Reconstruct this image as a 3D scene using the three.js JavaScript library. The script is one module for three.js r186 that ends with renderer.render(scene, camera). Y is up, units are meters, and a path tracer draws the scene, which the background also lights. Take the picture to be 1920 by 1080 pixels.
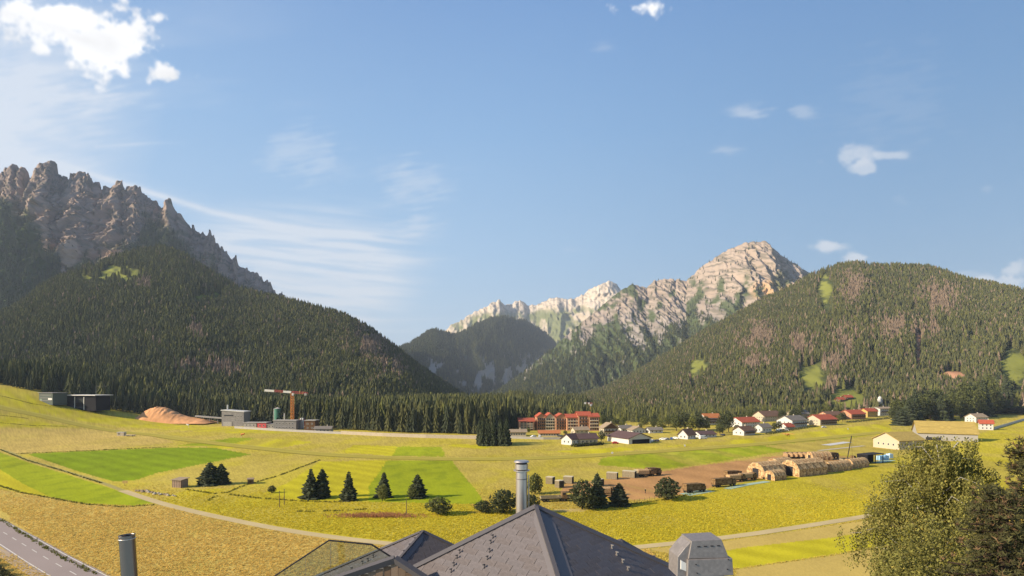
import * as THREE from 'three';
import { mergeGeometries } from 'three/addons/utils/BufferGeometryUtils.js';
import { MarchingCubes } from 'three/addons/objects/MarchingCubes.js';

// ---------- camera, sky, sun, exposure ----------
// The lens is level and shifted upwards: a bearing (px, py) on the 1920 x 1080 frame is the direction ((px-CX)/F, (CY-py)/F, -1).
const F = 1144, CX = 960, CY = 718, EY = 40;
const scene = new THREE.Scene();
const camera = new THREE.PerspectiveCamera(2 * Math.atan(CY / F) * 180 / Math.PI, 1920 / (2 * CY), 0.5, 60000);
camera.position.set(0, EY, 0);
camera.setViewOffset(1920, 2 * CY, 0, 0, 1920, 1080);
const renderer = new THREE.WebGLRenderer();
renderer.toneMapping = THREE.LinearToneMapping;
const EXPOSURE = 2.0;
renderer.toneMappingExposure = EXPOSURE;
renderer.shadowMap.enabled = true;
const SUN_AZ = -92 * Math.PI / 180, SUN_ALT = 27.5 * Math.PI / 180;   // azimuth from the view axis, negative to the left
const SUN = new THREE.Vector3(Math.sin(SUN_AZ) * Math.cos(SUN_ALT), Math.sin(SUN_ALT), -Math.cos(SUN_AZ) * Math.cos(SUN_ALT));
const sun = new THREE.DirectionalLight(new THREE.Color().setRGB(1.0, 0.86, 0.66), 4.6);
sun.position.copy(SUN).multiplyScalar(6000); sun.target.position.set(0, 0, -1500);
sun.castShadow = true; sun.shadow.mapSize.set(4096, 4096);
Object.assign(sun.shadow.camera, { left: -5000, right: 5000, top: 4000, bottom: -3000, near: 10, far: 16000 });
scene.add(sun); scene.add(sun.target);

// ---------- numbers ----------
function rng(seed) { let s = seed | 0; return () => { s = (s + 0x6d2b79f5) | 0; let t = Math.imul(s ^ (s >>> 15), 1 | s); t = (t + Math.imul(t ^ (t >>> 7), 61 | t)) ^ t; return ((t ^ (t >>> 14)) >>> 0) / 4294967296; }; }
const clamp = (x, a = 0, b = 1) => Math.min(b, Math.max(a, x)), lerp = (a, b, t) => a + (b - a) * t;
const sstep = (a, b, x) => { const t = clamp((x - a) / (b - a)); return t * t * (3 - 2 * t); };
const hash = (x, y) => { let h = Math.imul(x | 0, 374761393) + Math.imul(y | 0, 668265263) | 0; h = Math.imul(h ^ (h >>> 13), 1274126177); return ((h ^ (h >>> 16)) >>> 0) / 4294967296; };
function vnoise(x, y) {
  const i = Math.floor(x), j = Math.floor(y), u = x - i, v = y - j, a = u * u * (3 - 2 * u), b = v * v * (3 - 2 * v);
  const p = hash(i, j), q = hash(i + 1, j), r = hash(i, j + 1), s = hash(i + 1, j + 1);
  return p + (q - p) * a + (r - p) * b + (p - q - r + s) * a * b;
}
const fbm = (x, y, n = 4) => { let s = 0, a = 0.5, w = 0; for (let k = 0; k < n; k++) { s += a * vnoise(x + k * 17.3, y - k * 9.1); w += a; a *= 0.5; x *= 2.03; y *= 2.03; } return s / w; };
const ridged = (x, y, n = 4) => { let s = 0, a = 0.5, w = 0; for (let k = 0; k < n; k++) { s += a * (1 - Math.abs(2 * vnoise(x + k * 31.7, y + k * 5.3) - 1)); w += a; a *= 0.5; x *= 2.1; y *= 2.0; } return s / w; };
const poly1 = (pts, x, k = 1) => { if (x <= pts[0][0]) return pts[0][k]; for (let i = 1; i < pts.length; i++) if (x <= pts[i][0]) { const t = (x - pts[i - 1][0]) / (pts[i][0] - pts[i - 1][0]); return lerp(pts[i - 1][k], pts[i][k], t); } return pts[pts.length - 1][k]; };
const inside = (poly, x, y) => { let c = false; for (let i = 0, j = poly.length - 1; i < poly.length; j = i++) { const [a, b] = poly[i], [d, e] = poly[j]; if ((b > y) !== (e > y) && x < (d - a) * (y - b) / (e - b) + a) c = !c; } return c; };
const lineDist = (pts, x, y) => { let best = 1e9; for (let i = 1; i < pts.length; i++) { const ax = pts[i - 1][0], ay = pts[i - 1][1], bx = pts[i][0] - ax, by = pts[i][1] - ay, t = clamp(((x - ax) * bx + (y - ay) * by) / (bx * bx + by * by)); best = Math.min(best, Math.hypot(x - ax - bx * t, y - ay - by * t)); } return best; };
const blob = (x, y, cx, cy, rx, ry) => Math.max(0, 1 - Math.hypot((x - cx) / rx, (y - cy) / ry));
const lin = (c) => { c /= 255; return c <= 0.04045 ? c / 12.92 : Math.pow((c + 0.055) / 1.055, 2.4); };

// ---------- sky: clear air, haze round the sun, cirrus, contrails and a few small cumulus ----------
function makeSky() {
  const W = 4096, H = 2048, data = new Float32Array(W * H * 4);
  const stops = [[0, 188, 212, 228], [5, 176, 206, 230], [12, 160, 196, 230], [22, 134, 177, 222], [32, 110, 155, 209], [50, 88, 132, 192], [90, 74, 115, 176]].map(([e, r, g, b]) => [e, lin(r), lin(g), lin(b)]);
  const trails = [
    [[[-60, 268], [0, 284], [120, 312], [230, 345], [400, 398], [520, 424], [600, 436], [740, 437]], 5.5, 0.85],
    [[[-60, 292], [60, 310], [200, 350], [330, 385]], 6, 0.25],
    [[[430, 470], [560, 486], [700, 476], [780, 486], [880, 486]], 4, 0.5], [[[430, 447], [600, 441], [740, 438]], 3, 0.4],
    [[[640, 600], [760, 600], [870, 597]], 3, 0.35], [[[700, 622], [790, 620], [860, 613]], 3, 0.3], [[[180, 275], [290, 268], [370, 268]], 2.5, 0.3],
    [[[1060, 468], [1090, 470], [1125, 473]], 3, 0.28], [[[480, 505], [600, 525], [690, 543]], 3, 0.28]];
  const puffs = [ // [px, py, rx, ry, strength]
    [180, 78, 98, 74, 1.25], [120, 40, 100, 60, 0.95], [260, 40, 45, 34, 0.85], [135, 118, 42, 42, 0.75], [30, 20, 90, 60, 0.8], [40, 70, 50, 40, 0.5], [310, 140, 58, 24, 0.95], [1222, 14, 58, 22, 0.9]];
  const wisps = [[570, 290, 90, 55, 0.4], [775, 345, 75, 55, 0.42], [785, 425, 55, 28, 0.42], [1415, 209, 50, 16, 0.55], [1505, 210, 40, 14, 0.4], [1590, 288, 55, 20, 0.75], [1620, 315, 30, 18, 0.75], [1670, 293, 36, 10, 0.7],
    [1557, 461, 36, 15, 0.95], [1612, 487, 36, 15, 0.95], [1870, 528, 60, 13, 0.8], [1900, 503, 38, 18, 0.8], [1830, 515, 60, 10, 0.4], [1360, 283, 40, 9, 0.35], [1130, 88, 30, 14, 0.25], [1850, 355, 14, 10, 0.2], [1690, 375, 16, 9, 0.25], [150, 185, 170, 30, 0.35], [1680, 180, 130, 120, 0.1]];
  for (let row = 0; row < H; row++) {
    const up = ((row + 0.5) / H - 0.5) * Math.PI, y = Math.sin(up), c = Math.cos(up), el = Math.max(0, up * 180 / Math.PI);
    const base = [1, 2, 3].map((k) => poly1(stops, el, k));
    for (let col = 0; col < W; col++) {
      const a = ((col + 0.5) / W - 0.5) * 2 * Math.PI, x = Math.cos(a) * c, z = Math.sin(a) * c, o = (row * W + col) * 4;
      if (up < -0.02) { data[o] = base[0] / EXPOSURE; data[o + 1] = base[1] / EXPOSURE; data[o + 2] = base[2] / EXPOSURE; data[o + 3] = 1; continue; }
      const cos = x * SUN.x + y * SUN.y + z * SUN.z, ang = Math.acos(clamp(cos, -1, 1)) * 180 / Math.PI;
      const halo = 0.78 * Math.exp(-ang / 24) + 0.6 * Math.exp(-ang / 7);
      let r = base[0] + halo * 0.95, g = base[1] + halo * 0.9, b = base[2] + halo * 0.8;
      const away = sstep(76, 118, ang); r *= lerp(1, 0.66, away); g *= lerp(1, 0.74, away); b *= lerp(1, 0.8, away);
      let cl = 0, puff = 0;
      // thin cirrus, all round
      const k = 1 / (y + 0.12), wx = x * k, wz = z * k;
      const veil = sstep(0.56, 0.86, fbm(wx * 2.2 + 3.1, wz * 6.5 + 1.7, 5)) * sstep(0.45, 0.65, fbm(wx * 0.8 + 9, wz * 0.9 + 4, 2));
      cl += veil * 0.22;
      if (z < -0.25) {
        const px = CX + F * x / -z, py = CY - F * y / -z;
        if (px > -300 && px < 2200 && py > -300) {
          const n1 = fbm(px / 60, py / 22, 5), n2 = fbm(px / 34 + 5, py / 26 + 8, 5), n3 = fbm(px / 140 + py / 300, py / 9 - px / 90, 4), n4 = fbm(px / 40 + py / 30, py / 7 + px / 60, 5);
          for (const [pts, w, s] of trails) if (py > pts[0][1] - 70 && py < pts[pts.length - 1][1] + 70 || pts.length < 4) { const d = lineDist(pts, px, py); if (d < w * 5) cl += s * (0.75 * Math.exp(-((d / w) ** 2)) + 0.4 * Math.exp(-d / (w * 2))) * (0.45 + 0.9 * n1) * sstep(pts[pts.length - 1][0] + 5, pts[pts.length - 1][0] - 130, px); }
          for (const [cx, cy, rx, ry, s] of wisps) { const q = blob(px, py, cx, cy, rx * 1.35, ry * 1.5); if (q > 0) cl += s * 0.95 * Math.min(1, q * 1.8) * (s > 0.6 ? sstep(0.3, 0.75, q * 0.8 + (n2 - 0.5) * 1.7 + 0.1) : sstep(0.38, 0.78, 0.55 * n4 + 0.45 * n2 + (q - 0.4) * 0.4)); }
          let p = 0; for (const [cx, cy, rx, ry, s] of puffs) { const q = blob(px, py, cx, cy, rx * 1.5, ry * 1.5); if (q > 0) p = Math.max(p, q * s); }
          if (p > 0) puff = sstep(0.34, 0.72, p * 0.95 + (fbm(px / 38, py / 32, 6) - 0.5) * 1.15 + (fbm(px / 9, py / 9, 3) - 0.5) * 0.35);
          cl += 1.15 * Math.max(blob(px, py, -30, 200, 340, 330), 0) * (0.55 + 0.9 * n1 * n4 * 2);                                   // veil on the sunny side
          cl += 1.0 * sstep(0, 0.5, blob(px, py, 520, 520, 310, 160)) * (0.3 + 0.7 * sstep(0.2, 0.7, n3));                      // cirrus bank over the left ridge
          cl += 0.35 * sstep(0, 0.6, blob(px, py, 640, 480, 240, 130)) * sstep(0.4, 0.8, n3);
        }
      }
      const white = 1.0 + 0.5 * Math.exp(-ang / 30);
      cl = clamp(cl, 0, 0.92);
      r = lerp(r, Math.max(r, 0.80 * white), cl * 0.72); g = lerp(g, Math.max(g, 0.82 * white), cl * 0.72); b = lerp(b, Math.max(b, 0.86 * white), cl * 0.72);
      const pn = 0.88 + 0.34 * fbm((x / (-z + 2)) * 60, y * 50, 4);
      r = lerp(r, 0.92 * white * pn, puff); g = lerp(g, 0.92 * white * pn, puff); b = lerp(b, 0.93 * white * pn, puff);
      data[o] = r / EXPOSURE; data[o + 1] = g / EXPOSURE; data[o + 2] = b / EXPOSURE; data[o + 3] = 1;
    }
  }
  const t = new THREE.DataTexture(data, W, H, THREE.RGBAFormat, THREE.FloatType);
  t.mapping = THREE.EquirectangularReflectionMapping; t.magFilter = THREE.LinearFilter; t.needsUpdate = true;
  return t;
}
scene.background = makeSky();
scene.environment = scene.background;
scene.fog = new THREE.FogExp2(new THREE.Color().setRGB(0.75, 0.85, 1.0), 0.00005);

// ---------- naming ----------
const taken = new Map();
const numbered = (name) => { const n = taken.get(name) ?? 0; taken.set(name, n + 1); return n ? name + '_' + String(n).padStart(3, '0') : name; };
const shade = (o) => { o.traverse((m) => { if (m.isMesh) { m.castShadow = true; m.receiveShadow = true; } }); return o; };
function tag(o, label, category, group, kind) { o.userData.label = label; if (category) o.userData.category = category; if (group) o.userData.group = group; if (kind) o.userData.kind = kind; return o; }
function thing(name, label, category, p = [0, 0, 0], yaw = 0, group) { const o = new THREE.Group(); o.name = numbered(name); o.position.set(p[0] ?? p.x, p[1] ?? p.y, p[2] ?? p.z); o.rotation.y = yaw; scene.add(o); return tag(o, label, category, group); }
function part(parent, name, geo, mat, label) { const m = new THREE.Mesh(Array.isArray(geo) ? mergeGeometries(geo.map(plain)) : geo, mat); m.name = name; m.castShadow = m.receiveShadow = true; if (label) m.userData.label = label; parent.add(m); return m; }
const plain = (g) => { const h = g.index ? g.toNonIndexed() : g; for (const k of Object.keys(h.attributes)) if (!['position', 'normal', 'uv'].includes(k)) h.deleteAttribute(k); if (!h.attributes.normal) h.computeVertexNormals(); if (!h.attributes.uv) h.setAttribute('uv', new THREE.BufferAttribute(new Float32Array(h.attributes.position.count * 2), 2)); return h; };
function structure(name, geo, mat, label) { const m = new THREE.Mesh(geo, mat); m.name = numbered(name); m.castShadow = m.receiveShadow = true; scene.add(m); return tag(m, label, undefined, undefined, 'structure'); }
function copyOf(src, name, label, p, yaw = 0, s = 1, group) { const o = src.clone(); o.name = numbered(name); o.userData = { ...src.userData, label }; if (group) o.userData.group = group; o.position.copy(p); o.rotation.y = yaw; if (Array.isArray(s)) o.scale.set(...s); else o.scale.setScalar(s); scene.add(o); return o; }
const box = (w, h, d, x = 0, y = 0, z = 0, ry = 0, rx = 0, rz = 0) => { const g = new THREE.BoxGeometry(w, h, d); if (rx) g.rotateX(rx); if (rz) g.rotateZ(rz); if (ry) g.rotateY(ry); return g.translate(x, y, z); };
const cyl = (r0, r1, h, n, x = 0, y = 0, z = 0) => new THREE.CylinderGeometry(r0, r1, h, n).translate(x, y, z);
function bar(a, b, r, n = 4) { const d = new THREE.Vector3().subVectors(b, a), g = new THREE.CylinderGeometry(r, r, d.length(), n); g.applyQuaternion(new THREE.Quaternion().setFromUnitVectors(new THREE.Vector3(0, 1, 0), d.clone().normalize())); return g.translate((a.x + b.x) / 2, (a.y + b.y) / 2, (a.z + b.z) / 2); }
const V = (x, y, z) => new THREE.Vector3(x, y, z);
function tris(list) { const g = new THREE.BufferGeometry(), p = []; for (const v of list) p.push(v.x, v.y, v.z); g.setAttribute('position', new THREE.Float32BufferAttribute(p, 3)); g.computeVertexNormals(); return g; }
const RGB = (r, g, b) => new THREE.Color().setRGB(r, g, b);

// ---------- materials ----------
function grainTexture(seed, lo, hi, fx, fy) {
  const n = 256, d = new Uint8Array(n * n * 4);
  for (let j = 0; j < n; j++) for (let i = 0; i < n; i++) { const u = Math.abs(i / n - 0.5) * 2, v = Math.abs(j / n - 0.5) * 2, q = lerp(lo, hi, clamp(0.65 * fbm(u * fx + seed, v * fy, 5) + 0.35 * hash(i + seed, j) + 0.02)) * 255 | 0; d.set([q, q, q, 255], (j * n + i) * 4); }
  const t = new THREE.DataTexture(d, n, n); t.wrapS = t.wrapT = THREE.RepeatWrapping; t.magFilter = THREE.LinearFilter; t.colorSpace = THREE.SRGBColorSpace; t.needsUpdate = true; return t;
}
const GRAIN = grainTexture(3, 0.72, 1.08 > 1 ? 1 : 1, 9, 9), WOODGRAIN = grainTexture(8, 0.5, 1, 40, 3), SLATEGRAIN = grainTexture(21, 0.62, 1, 6, 14);
const std = (r, g, b, rough = 0.9, extra = {}) => new THREE.MeshPhysicalMaterial({ color: RGB(r, g, b), roughness: rough, specularIntensity: rough > 0.75 ? 0.3 : 1, ...extra });
const M = {
  white: std(0.72, 0.70, 0.66, 0.9, { map: GRAIN }), cream: std(0.62, 0.53, 0.38, 0.9, { map: GRAIN }), yellow: std(0.6, 0.42, 0.14, 0.9, { map: GRAIN }), salmon: std(0.62, 0.33, 0.19, 0.9, { map: GRAIN }),
  grey: std(0.3, 0.28, 0.27, 0.9, { map: GRAIN }), concrete: std(0.45, 0.42, 0.38, 0.95, { map: GRAIN }), dark: std(0.028, 0.026, 0.028, 0.8), black: std(0.012, 0.011, 0.013, 0.85),
  redroof: std(0.5, 0.115, 0.06, 0.85, { map: GRAIN }), brownroof: std(0.2, 0.115, 0.075, 0.9, { map: GRAIN }), greyroof: std(0.25, 0.215, 0.18, 0.9, { map: GRAIN }), orangeroof: std(0.56, 0.2, 0.07, 0.85, { map: GRAIN }), purpleroof: std(0.14, 0.085, 0.08, 0.9, { map: GRAIN }), strawroof: std(0.5, 0.36, 0.1, 0.9, { map: GRAIN }), tanroof: std(0.4, 0.3, 0.2, 0.9, { map: GRAIN }),
  wood: std(0.2, 0.11, 0.055, 0.85, { map: WOODGRAIN }), greywood: std(0.26, 0.19, 0.14, 0.9, { map: WOODGRAIN }), crate: std(0.5, 0.41, 0.26, 0.85, { map: WOODGRAIN }),
  pane: std(0.03, 0.035, 0.045, 0.12), frame: std(0.6, 0.57, 0.52, 0.7),
  red: std(0.5, 0.05, 0.05, 0.6), orange: std(0.6, 0.2, 0.03, 0.6), green: std(0.03, 0.14, 0.09, 0.5), steel: std(0.55, 0.47, 0.4, 0.38, { metalness: 0.85 }), zinc: std(0.27, 0.235, 0.215, 0.5, { metalness: 0.15, map: GRAIN }),
  slate: [std(0.175, 0.146, 0.142, 0.72, { map: SLATEGRAIN }), std(0.19, 0.16, 0.152, 0.76, { map: SLATEGRAIN }), std(0.163, 0.137, 0.134, 0.72, { map: SLATEGRAIN })], ridge: std(0.075, 0.066, 0.066, 0.6), flash: std(0.125, 0.108, 0.106, 0.7),
  tyre: std(0.015, 0.015, 0.015, 0.9), army: std(0.11, 0.095, 0.055, 0.8), armydark: std(0.055, 0.05, 0.035, 0.8), blue: std(0.2, 0.42, 0.62, 0.6), skyblue: std(0.45, 0.62, 0.75, 0.6), tarp: std(0.3, 0.4, 0.3, 0.8),
  trunk: std(0.09, 0.06, 0.04, 0.95, { map: WOODGRAIN }), birch: std(0.62, 0.58, 0.52, 0.9, { map: WOODGRAIN }),
};
function camoTexture() {
  const n = 256, d = new Uint8Array(n * n * 4), cols = [[196, 160, 116], [168, 138, 96], [214, 180, 134], [142, 108, 74]];
  for (let j = 0; j < n; j++) for (let i = 0; i < n; i++) { const a = fbm(i / 22, j / 26, 3), b = fbm(i / 30 + 40, j / 18 + 12, 3), c = cols[a > 0.58 ? 3 : b > 0.55 ? 1 : a < 0.4 ? 2 : 0], k = 0.9 + 0.1 * hash(i, j); d.set([c[0] * k, c[1] * k, c[2] * k, 255], (j * n + i) * 4); }
  const t = new THREE.DataTexture(d, n, n); t.wrapS = t.wrapT = THREE.RepeatWrapping; t.magFilter = THREE.LinearFilter; t.colorSpace = THREE.SRGBColorSpace; t.needsUpdate = true; return t;
}
const CAMO = camoTexture();
M.camo = std(1, 1, 1, 0.95, { map: CAMO }); M.camodark = std(0.42, 0.4, 0.36, 0.9, { map: CAMO });
const vcol = (rough = 1) => new THREE.MeshPhysicalMaterial({ vertexColors: true, roughness: rough, specularIntensity: 0.08, color: 0xffffff });

// ---------- ground: valley floor, a fan rising to the left, the knoll the house stands on ----------
function ground(x, Z) {
  const rise = 42 * sstep(-300, -560, x) * sstep(280, 640, Z) + 90 * sstep(-520, -1500, x) * sstep(400, 1200, Z);
  const r = Math.hypot(x * 0.9, Z);
  return rise + 25 * sstep(116, 26, r) + 16 * sstep(250, 520, x) * sstep(260, 60, Z);
}
const at = (px, py, Z) => V((px - CX) / F * Z, EY + (CY - py) / F * Z, -Z);
function G(px, py) {   // where the bearing meets the ground
  const kx = (px - CX) / F, ky = (CY - py) / F; let a = 30;
  for (let Z = 30; Z < 4000; Z *= 1.012) { if (EY + ky * Z <= ground(kx * Z, Z)) { let lo = a, hi = Z; for (let i = 0; i < 30; i++) { const m = (lo + hi) / 2; if (EY + ky * m <= ground(kx * m, m)) hi = m; else lo = m; } return V(kx * hi, ground(kx * hi, hi), -hi); } a = Z; }
  return V(kx * 4000, ground(kx * 4000, 4000), -4000);
}
const toPx = (p) => [CX + F * p.x / -p.z, CY - F * (p.y - EY) / -p.z];
const TRACK = [[-60, 835], [0, 843], [50, 862], [110, 880], [190, 905], [230, 920], [300, 943], [380, 963], [470, 982], [560, 998], [680, 1014], [780, 1024], [880, 1030], [1000, 1034], [1120, 1032], [1215, 1024], [1360, 1008], [1500, 988], [1600, 972], [1700, 955], [1800, 935]];
const STRIP = [[-40, 752], [0, 764], [100, 785], [250, 812], [360, 826], [500, 842], [620, 853], [760, 859], [900, 861], [1040, 858], [1180, 850], [1300, 842], [1420, 833], [1540, 822], [1660, 810]];
const FIELDS = {
  green: [0.175, 0.235, 0.008], vivid: [0.27, 0.3, 0.012], yellow: [0.42, 0.36, 0.018], meadow: [0.395, 0.325, 0.024], olive: [0.395, 0.305, 0.06], tan: [0.435, 0.315, 0.085], dirt: [0.4, 0.215, 0.085], pale: [0.44, 0.33, 0.12], deep: [0.13, 0.165, 0.01],
};
const PLOTS = [
  ['olive', [[-400, 700], [2300, 700], [2300, 1400], [-400, 1400]], 0],
  ['yellow', [[-100, 770], [60, 790], [130, 800], [0, 801], [-100, 800]], 3], ['tan', [[-100, 803], [230, 803], [330, 830], [200, 842], [40, 850], [-100, 838]], 0],
  ['yellow', [[0, 730], [190, 775], [330, 795], [560, 812], [430, 812], [220, 800], [60, 770], [-80, 745]], 4],
  ['green', [[50, 851], [170, 845], [320, 839], [400, 839], [470, 852], [380, 870], [290, 888], [255, 900], [215, 903], [150, 885]], 2],
  ['vivid', [[-60, 846], [0, 848], [50, 866], [110, 885], [190, 910], [290, 943], [250, 948], [160, 944], [95, 932], [45, 910], [0, 880], [-60, 850]], 1],
  ['yellow', [[-60, 868], [0, 880], [45, 908], [95, 932], [40, 924], [-60, 900]], 2],
  ['tan', [[-100, 905], [40, 924], [95, 934], [160, 946], [250, 950], [300, 946], [470, 985], [680, 1017], [880, 1033], [1215, 1028], [1300, 1120], [-100, 1120]], 0],
  ['meadow', [[300, 940], [345, 920], [460, 935], [560, 962], [660, 968], [800, 964], [990, 958], [1100, 952], [1230, 938], [1300, 924], [1420, 900], [1600, 872], [1680, 858], [1920, 790], [2300, 760], [2300, 900], [1800, 935], [1600, 972], [1360, 1008], [1215, 1024], [1000, 1034], [880, 1030], [680, 1014], [470, 982]], 0],
  ['yellow', [[470, 935], [540, 905], [600, 865], [725, 863], [712, 885], [692, 910], [690, 945], [560, 948]], 2],
  ['vivid', [[725, 863], [848, 864], [872, 895], [890, 915], [910, 945], [690, 948], [692, 910], [712, 885]], 1],
  ['meadow', [[345, 918], [460, 915], [560, 938], [880, 945], [900, 958], [800, 966], [560, 964], [420, 945]], 0],
  ['yellow', [[640, 848], [665, 834], [745, 837], [735, 855]], 2], ['vivid', [[745, 837], [828, 838], [836, 856], [735, 855]], 1], ['yellow', [[380, 838], [440, 830], [520, 823], [590, 829], [510, 842], [430, 842]], 3], ['vivid', [[330, 836], [440, 820], [480, 822], [420, 836]], 1],
  ['yellow', [[850, 832], [930, 836], [900, 842], [840, 836]], 2], ['yellow', [[1010, 848], [1200, 836], [1240, 838], [1130, 850]], 3], ['vivid', [[1130, 858], [1250, 846], [1420, 836], [1600, 818], [1640, 830], [1470, 846], [1330, 868], [1240, 880], [1120, 872]], 3], ['yellow', [[1240, 838], [1480, 815], [1600, 800], [1670, 792], [1670, 815], [1420, 832]], 4],
  ['olive', [[1430, 836], [1660, 815], [1660, 850], [1500, 848]], 3],
  ['dirt', [[1060, 906], [1130, 900], [1200, 890], [1290, 876], [1400, 862], [1480, 850], [1560, 852], [1625, 862], [1600, 876], [1500, 890], [1420, 898], [1340, 912], [1290, 926], [1190, 938], [1100, 930], [1050, 922]], 5],
  ['pale', [[1020, 960], [1040, 955], [1120, 952], [1090, 960]], 0],
  ['tan', [[1215, 1030], [1360, 1014], [1500, 994], [1680, 968], [1700, 985], [1560, 1008], [1400, 1026], [1280, 1044]], 1], ['yellow', [[1280, 1044], [1400, 1026], [1560, 1008], [1700, 985], [1720, 1010], [1560, 1040], [1380, 1066]], 2], ['tan', [[1380, 1068], [1560, 1042], [1720, 1012], [1900, 1120], [1380, 1120]], 1],
];
function fieldAt(px, py) { for (let i = PLOTS.length - 1; i >= 0; i--) if (inside(PLOTS[i][1], px, py)) return PLOTS[i]; return PLOTS[0]; }
{
  const zs = []; for (let Z = 6; Z < 120; Z *= 1.12) zs.push(Z);
  for (let py = 1092; py > 752; py -= 1.7) zs.push(F * EY / (py - CY));
  for (let Z = zs[zs.length - 1] * 1.03; Z < 40000; Z *= 1.045) zs.push(Z);
  const us = []; for (let p = -2600; p < -60; p += 60) us.push(p); for (let p = -60; p < 1985; p += 2.1) us.push(p); for (let p = 1985; p <= 4600; p += 60) us.push(p);
  const nu = us.length, nz = zs.length, pos = new Float32Array(nu * nz * 3), col = new Float32Array(nu * nz * 3), idx = [];
  for (let j = 0; j < nz; j++) for (let i = 0; i < nu; i++) {
    const Z = zs[j], x = (us[i] - CX) / F * Z, h = ground(x, Z) - (Z > 1600 ? sstep(1600, 3000, Z) * 30 : 0), o = (j * nu + i) * 3; pos.set([x, h, -Z], o);
    const py = CY - F * (h - EY) / Z; let c;
    if (Z > 1000 || py > 1125) c = [0.14, 0.15, 0.04];
    else {
      const jit = (hash(i * 7, j * 3) - 0.5) * 2.4, [kind, , mode] = fieldAt(us[i] + jit, py + jit * 0.35);
      const big = fbm(x / 60, Z / 60, 3), mid = fbm(x / 9 + 7, Z / 14, 4), fine = hash(i * 3 + 11, j * 5 + 3);
      let k = 0.72 + 0.3 * big + 0.28 * mid + (fine - 0.5) * (mode === 0 ? 0.34 : 0.16);
      c = FIELDS[kind].slice();
      if (mode >= 2) { const dir = mode === 2 ? 0.9 : mode === 3 ? 0.15 : mode === 4 ? -0.35 : 0.5, s = Math.sin((x * Math.cos(dir) + Z * Math.sin(dir)) / (mode === 2 ? 1.6 : 3.2) + 2 * fbm(x / 30, Z / 30, 2)); k *= 1 + 0.09 * s; if (mode >= 3) { const w = sstep(0.42, 0.7, fbm((x * Math.cos(dir) + Z * Math.sin(dir)) / 9, (Z * Math.cos(dir) - x * Math.sin(dir)) / 160, 3)); c = c.map((v, q) => lerp(v, FIELDS[kind === 'dirt' ? 'tan' : 'olive'][q], w * 0.55)); } }
      if (mode === 0) { const w = sstep(0.4, 0.72, fbm(x / 14 + 30, Z / 30 + 2, 4)), to = FIELDS[kind === 'meadow' ? 'olive' : kind === 'tan' ? 'olive' : 'meadow']; c = c.map((v, q) => lerp(v, to[q], w * 0.6)); }
      if (kind === 'green' || kind === 'vivid') { const w = sstep(0.5, 0.75, fbm(x / 5, Z / 8 + 50, 3)); c = c.map((v, q) => lerp(v, FIELDS.deep[q], w * 0.4)); }
      c = c.map((v) => v * k);
    }
    col.set(c, o);
  }
  for (let j = 0; j < nz - 1; j++) for (let i = 0; i < nu - 1; i++) { const a = j * nu + i, b = a + 1, d = a + nu, e = d + 1; idx.push(a, b, d, b, e, d); }
  const g = new THREE.BufferGeometry(); g.setAttribute('position', new THREE.BufferAttribute(pos, 3)); g.setAttribute('color', new THREE.BufferAttribute(col, 3)); g.setIndex(idx); g.computeVertexNormals();
  structure('ground', g, vcol(1), 'valley floor of mown and unmown hay meadows in green and straw plots');
}
// a strip that follows the ground along a line of bearings; width in metres
function ribbon(pts, w, lift, side = 0) {
  const ctl = pts.map(([px, py]) => G(px, py)), curve = new THREE.CatmullRomCurve3(ctl), n = Math.ceil(curve.getLength() / 4), pos = [], idx = [];
  for (let i = 0; i <= n; i++) {
    const p = curve.getPointAt(i / n), t = curve.getTangentAt(i / n), l = Math.hypot(t.x, t.z), nx = -t.z / l, nz = t.x / l;
    for (let k = 0; k < 4; k++) { const s = side + (k / 3 - 0.5) * w * (1 + 0.06 * (vnoise(i * 0.7, k * 9) - 0.5)), x = p.x + nx * s, z = p.z + nz * s; pos.push(x, ground(x, -z) + lift, z); }
    if (i) for (let k = 0; k < 3; k++) { const a = (i - 1) * 4 + k, b = a + 1, c = a + 4, d = c + 1; idx.push(a, b, c, b, d, c); }
  }
  const g = new THREE.BufferGeometry(); g.setAttribute('position', new THREE.Float32BufferAttribute(pos, 3)); g.setIndex(idx); g.computeVertexNormals();
  const up = g.attributes.normal.getY(0) < 0; if (up) { for (let i = 0; i < idx.length; i += 3) [idx[i], idx[i + 1]] = [idx[i + 1], idx[i]]; g.setIndex(idx); g.computeVertexNormals(); }
  return g;
}
const paint = (g, c, amp = 0.25, sc = 2.5) => { const p = g.attributes.position, a = new Float32Array(p.count * 3); for (let i = 0; i < p.count; i++) { const k = 1 - amp / 2 + amp * fbm(p.getX(i) / sc, p.getZ(i) / sc, 3); a.set([c[0] * k, c[1] * k, c[2] * k], i * 3); } g.setAttribute('color', new THREE.BufferAttribute(a, 3)); return g; };
structure('farm_track', paint(ribbon(TRACK.slice(5), 3.2, 0.06), [0.46, 0.36, 0.19]), vcol(), 'pale gravel farm track curving round the near meadow');
structure('farm_track', paint(ribbon(TRACK.slice(0, 6), 2.2, 0.06), [0.33, 0.28, 0.1]), vcol(), 'grassy field lane between the two green plots on the left');
structure('airstrip', paint(ribbon(STRIP, 9, 0.05), [0.345, 0.285, 0.05]), vcol(), 'long mown grass airstrip crossing the whole valley');
structure('airstrip_edge', paint(ribbon(STRIP, 1.5, 0.09, 5.6), [0.22, 0.19, 0.03]), vcol(), 'darker unmown edge along the far side of the airstrip');
structure('airstrip_edge', paint(ribbon(STRIP, 1.5, 0.09, -5.6), [0.42, 0.36, 0.08]), vcol(), 'pale mown edge along the near side of the airstrip');
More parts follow.
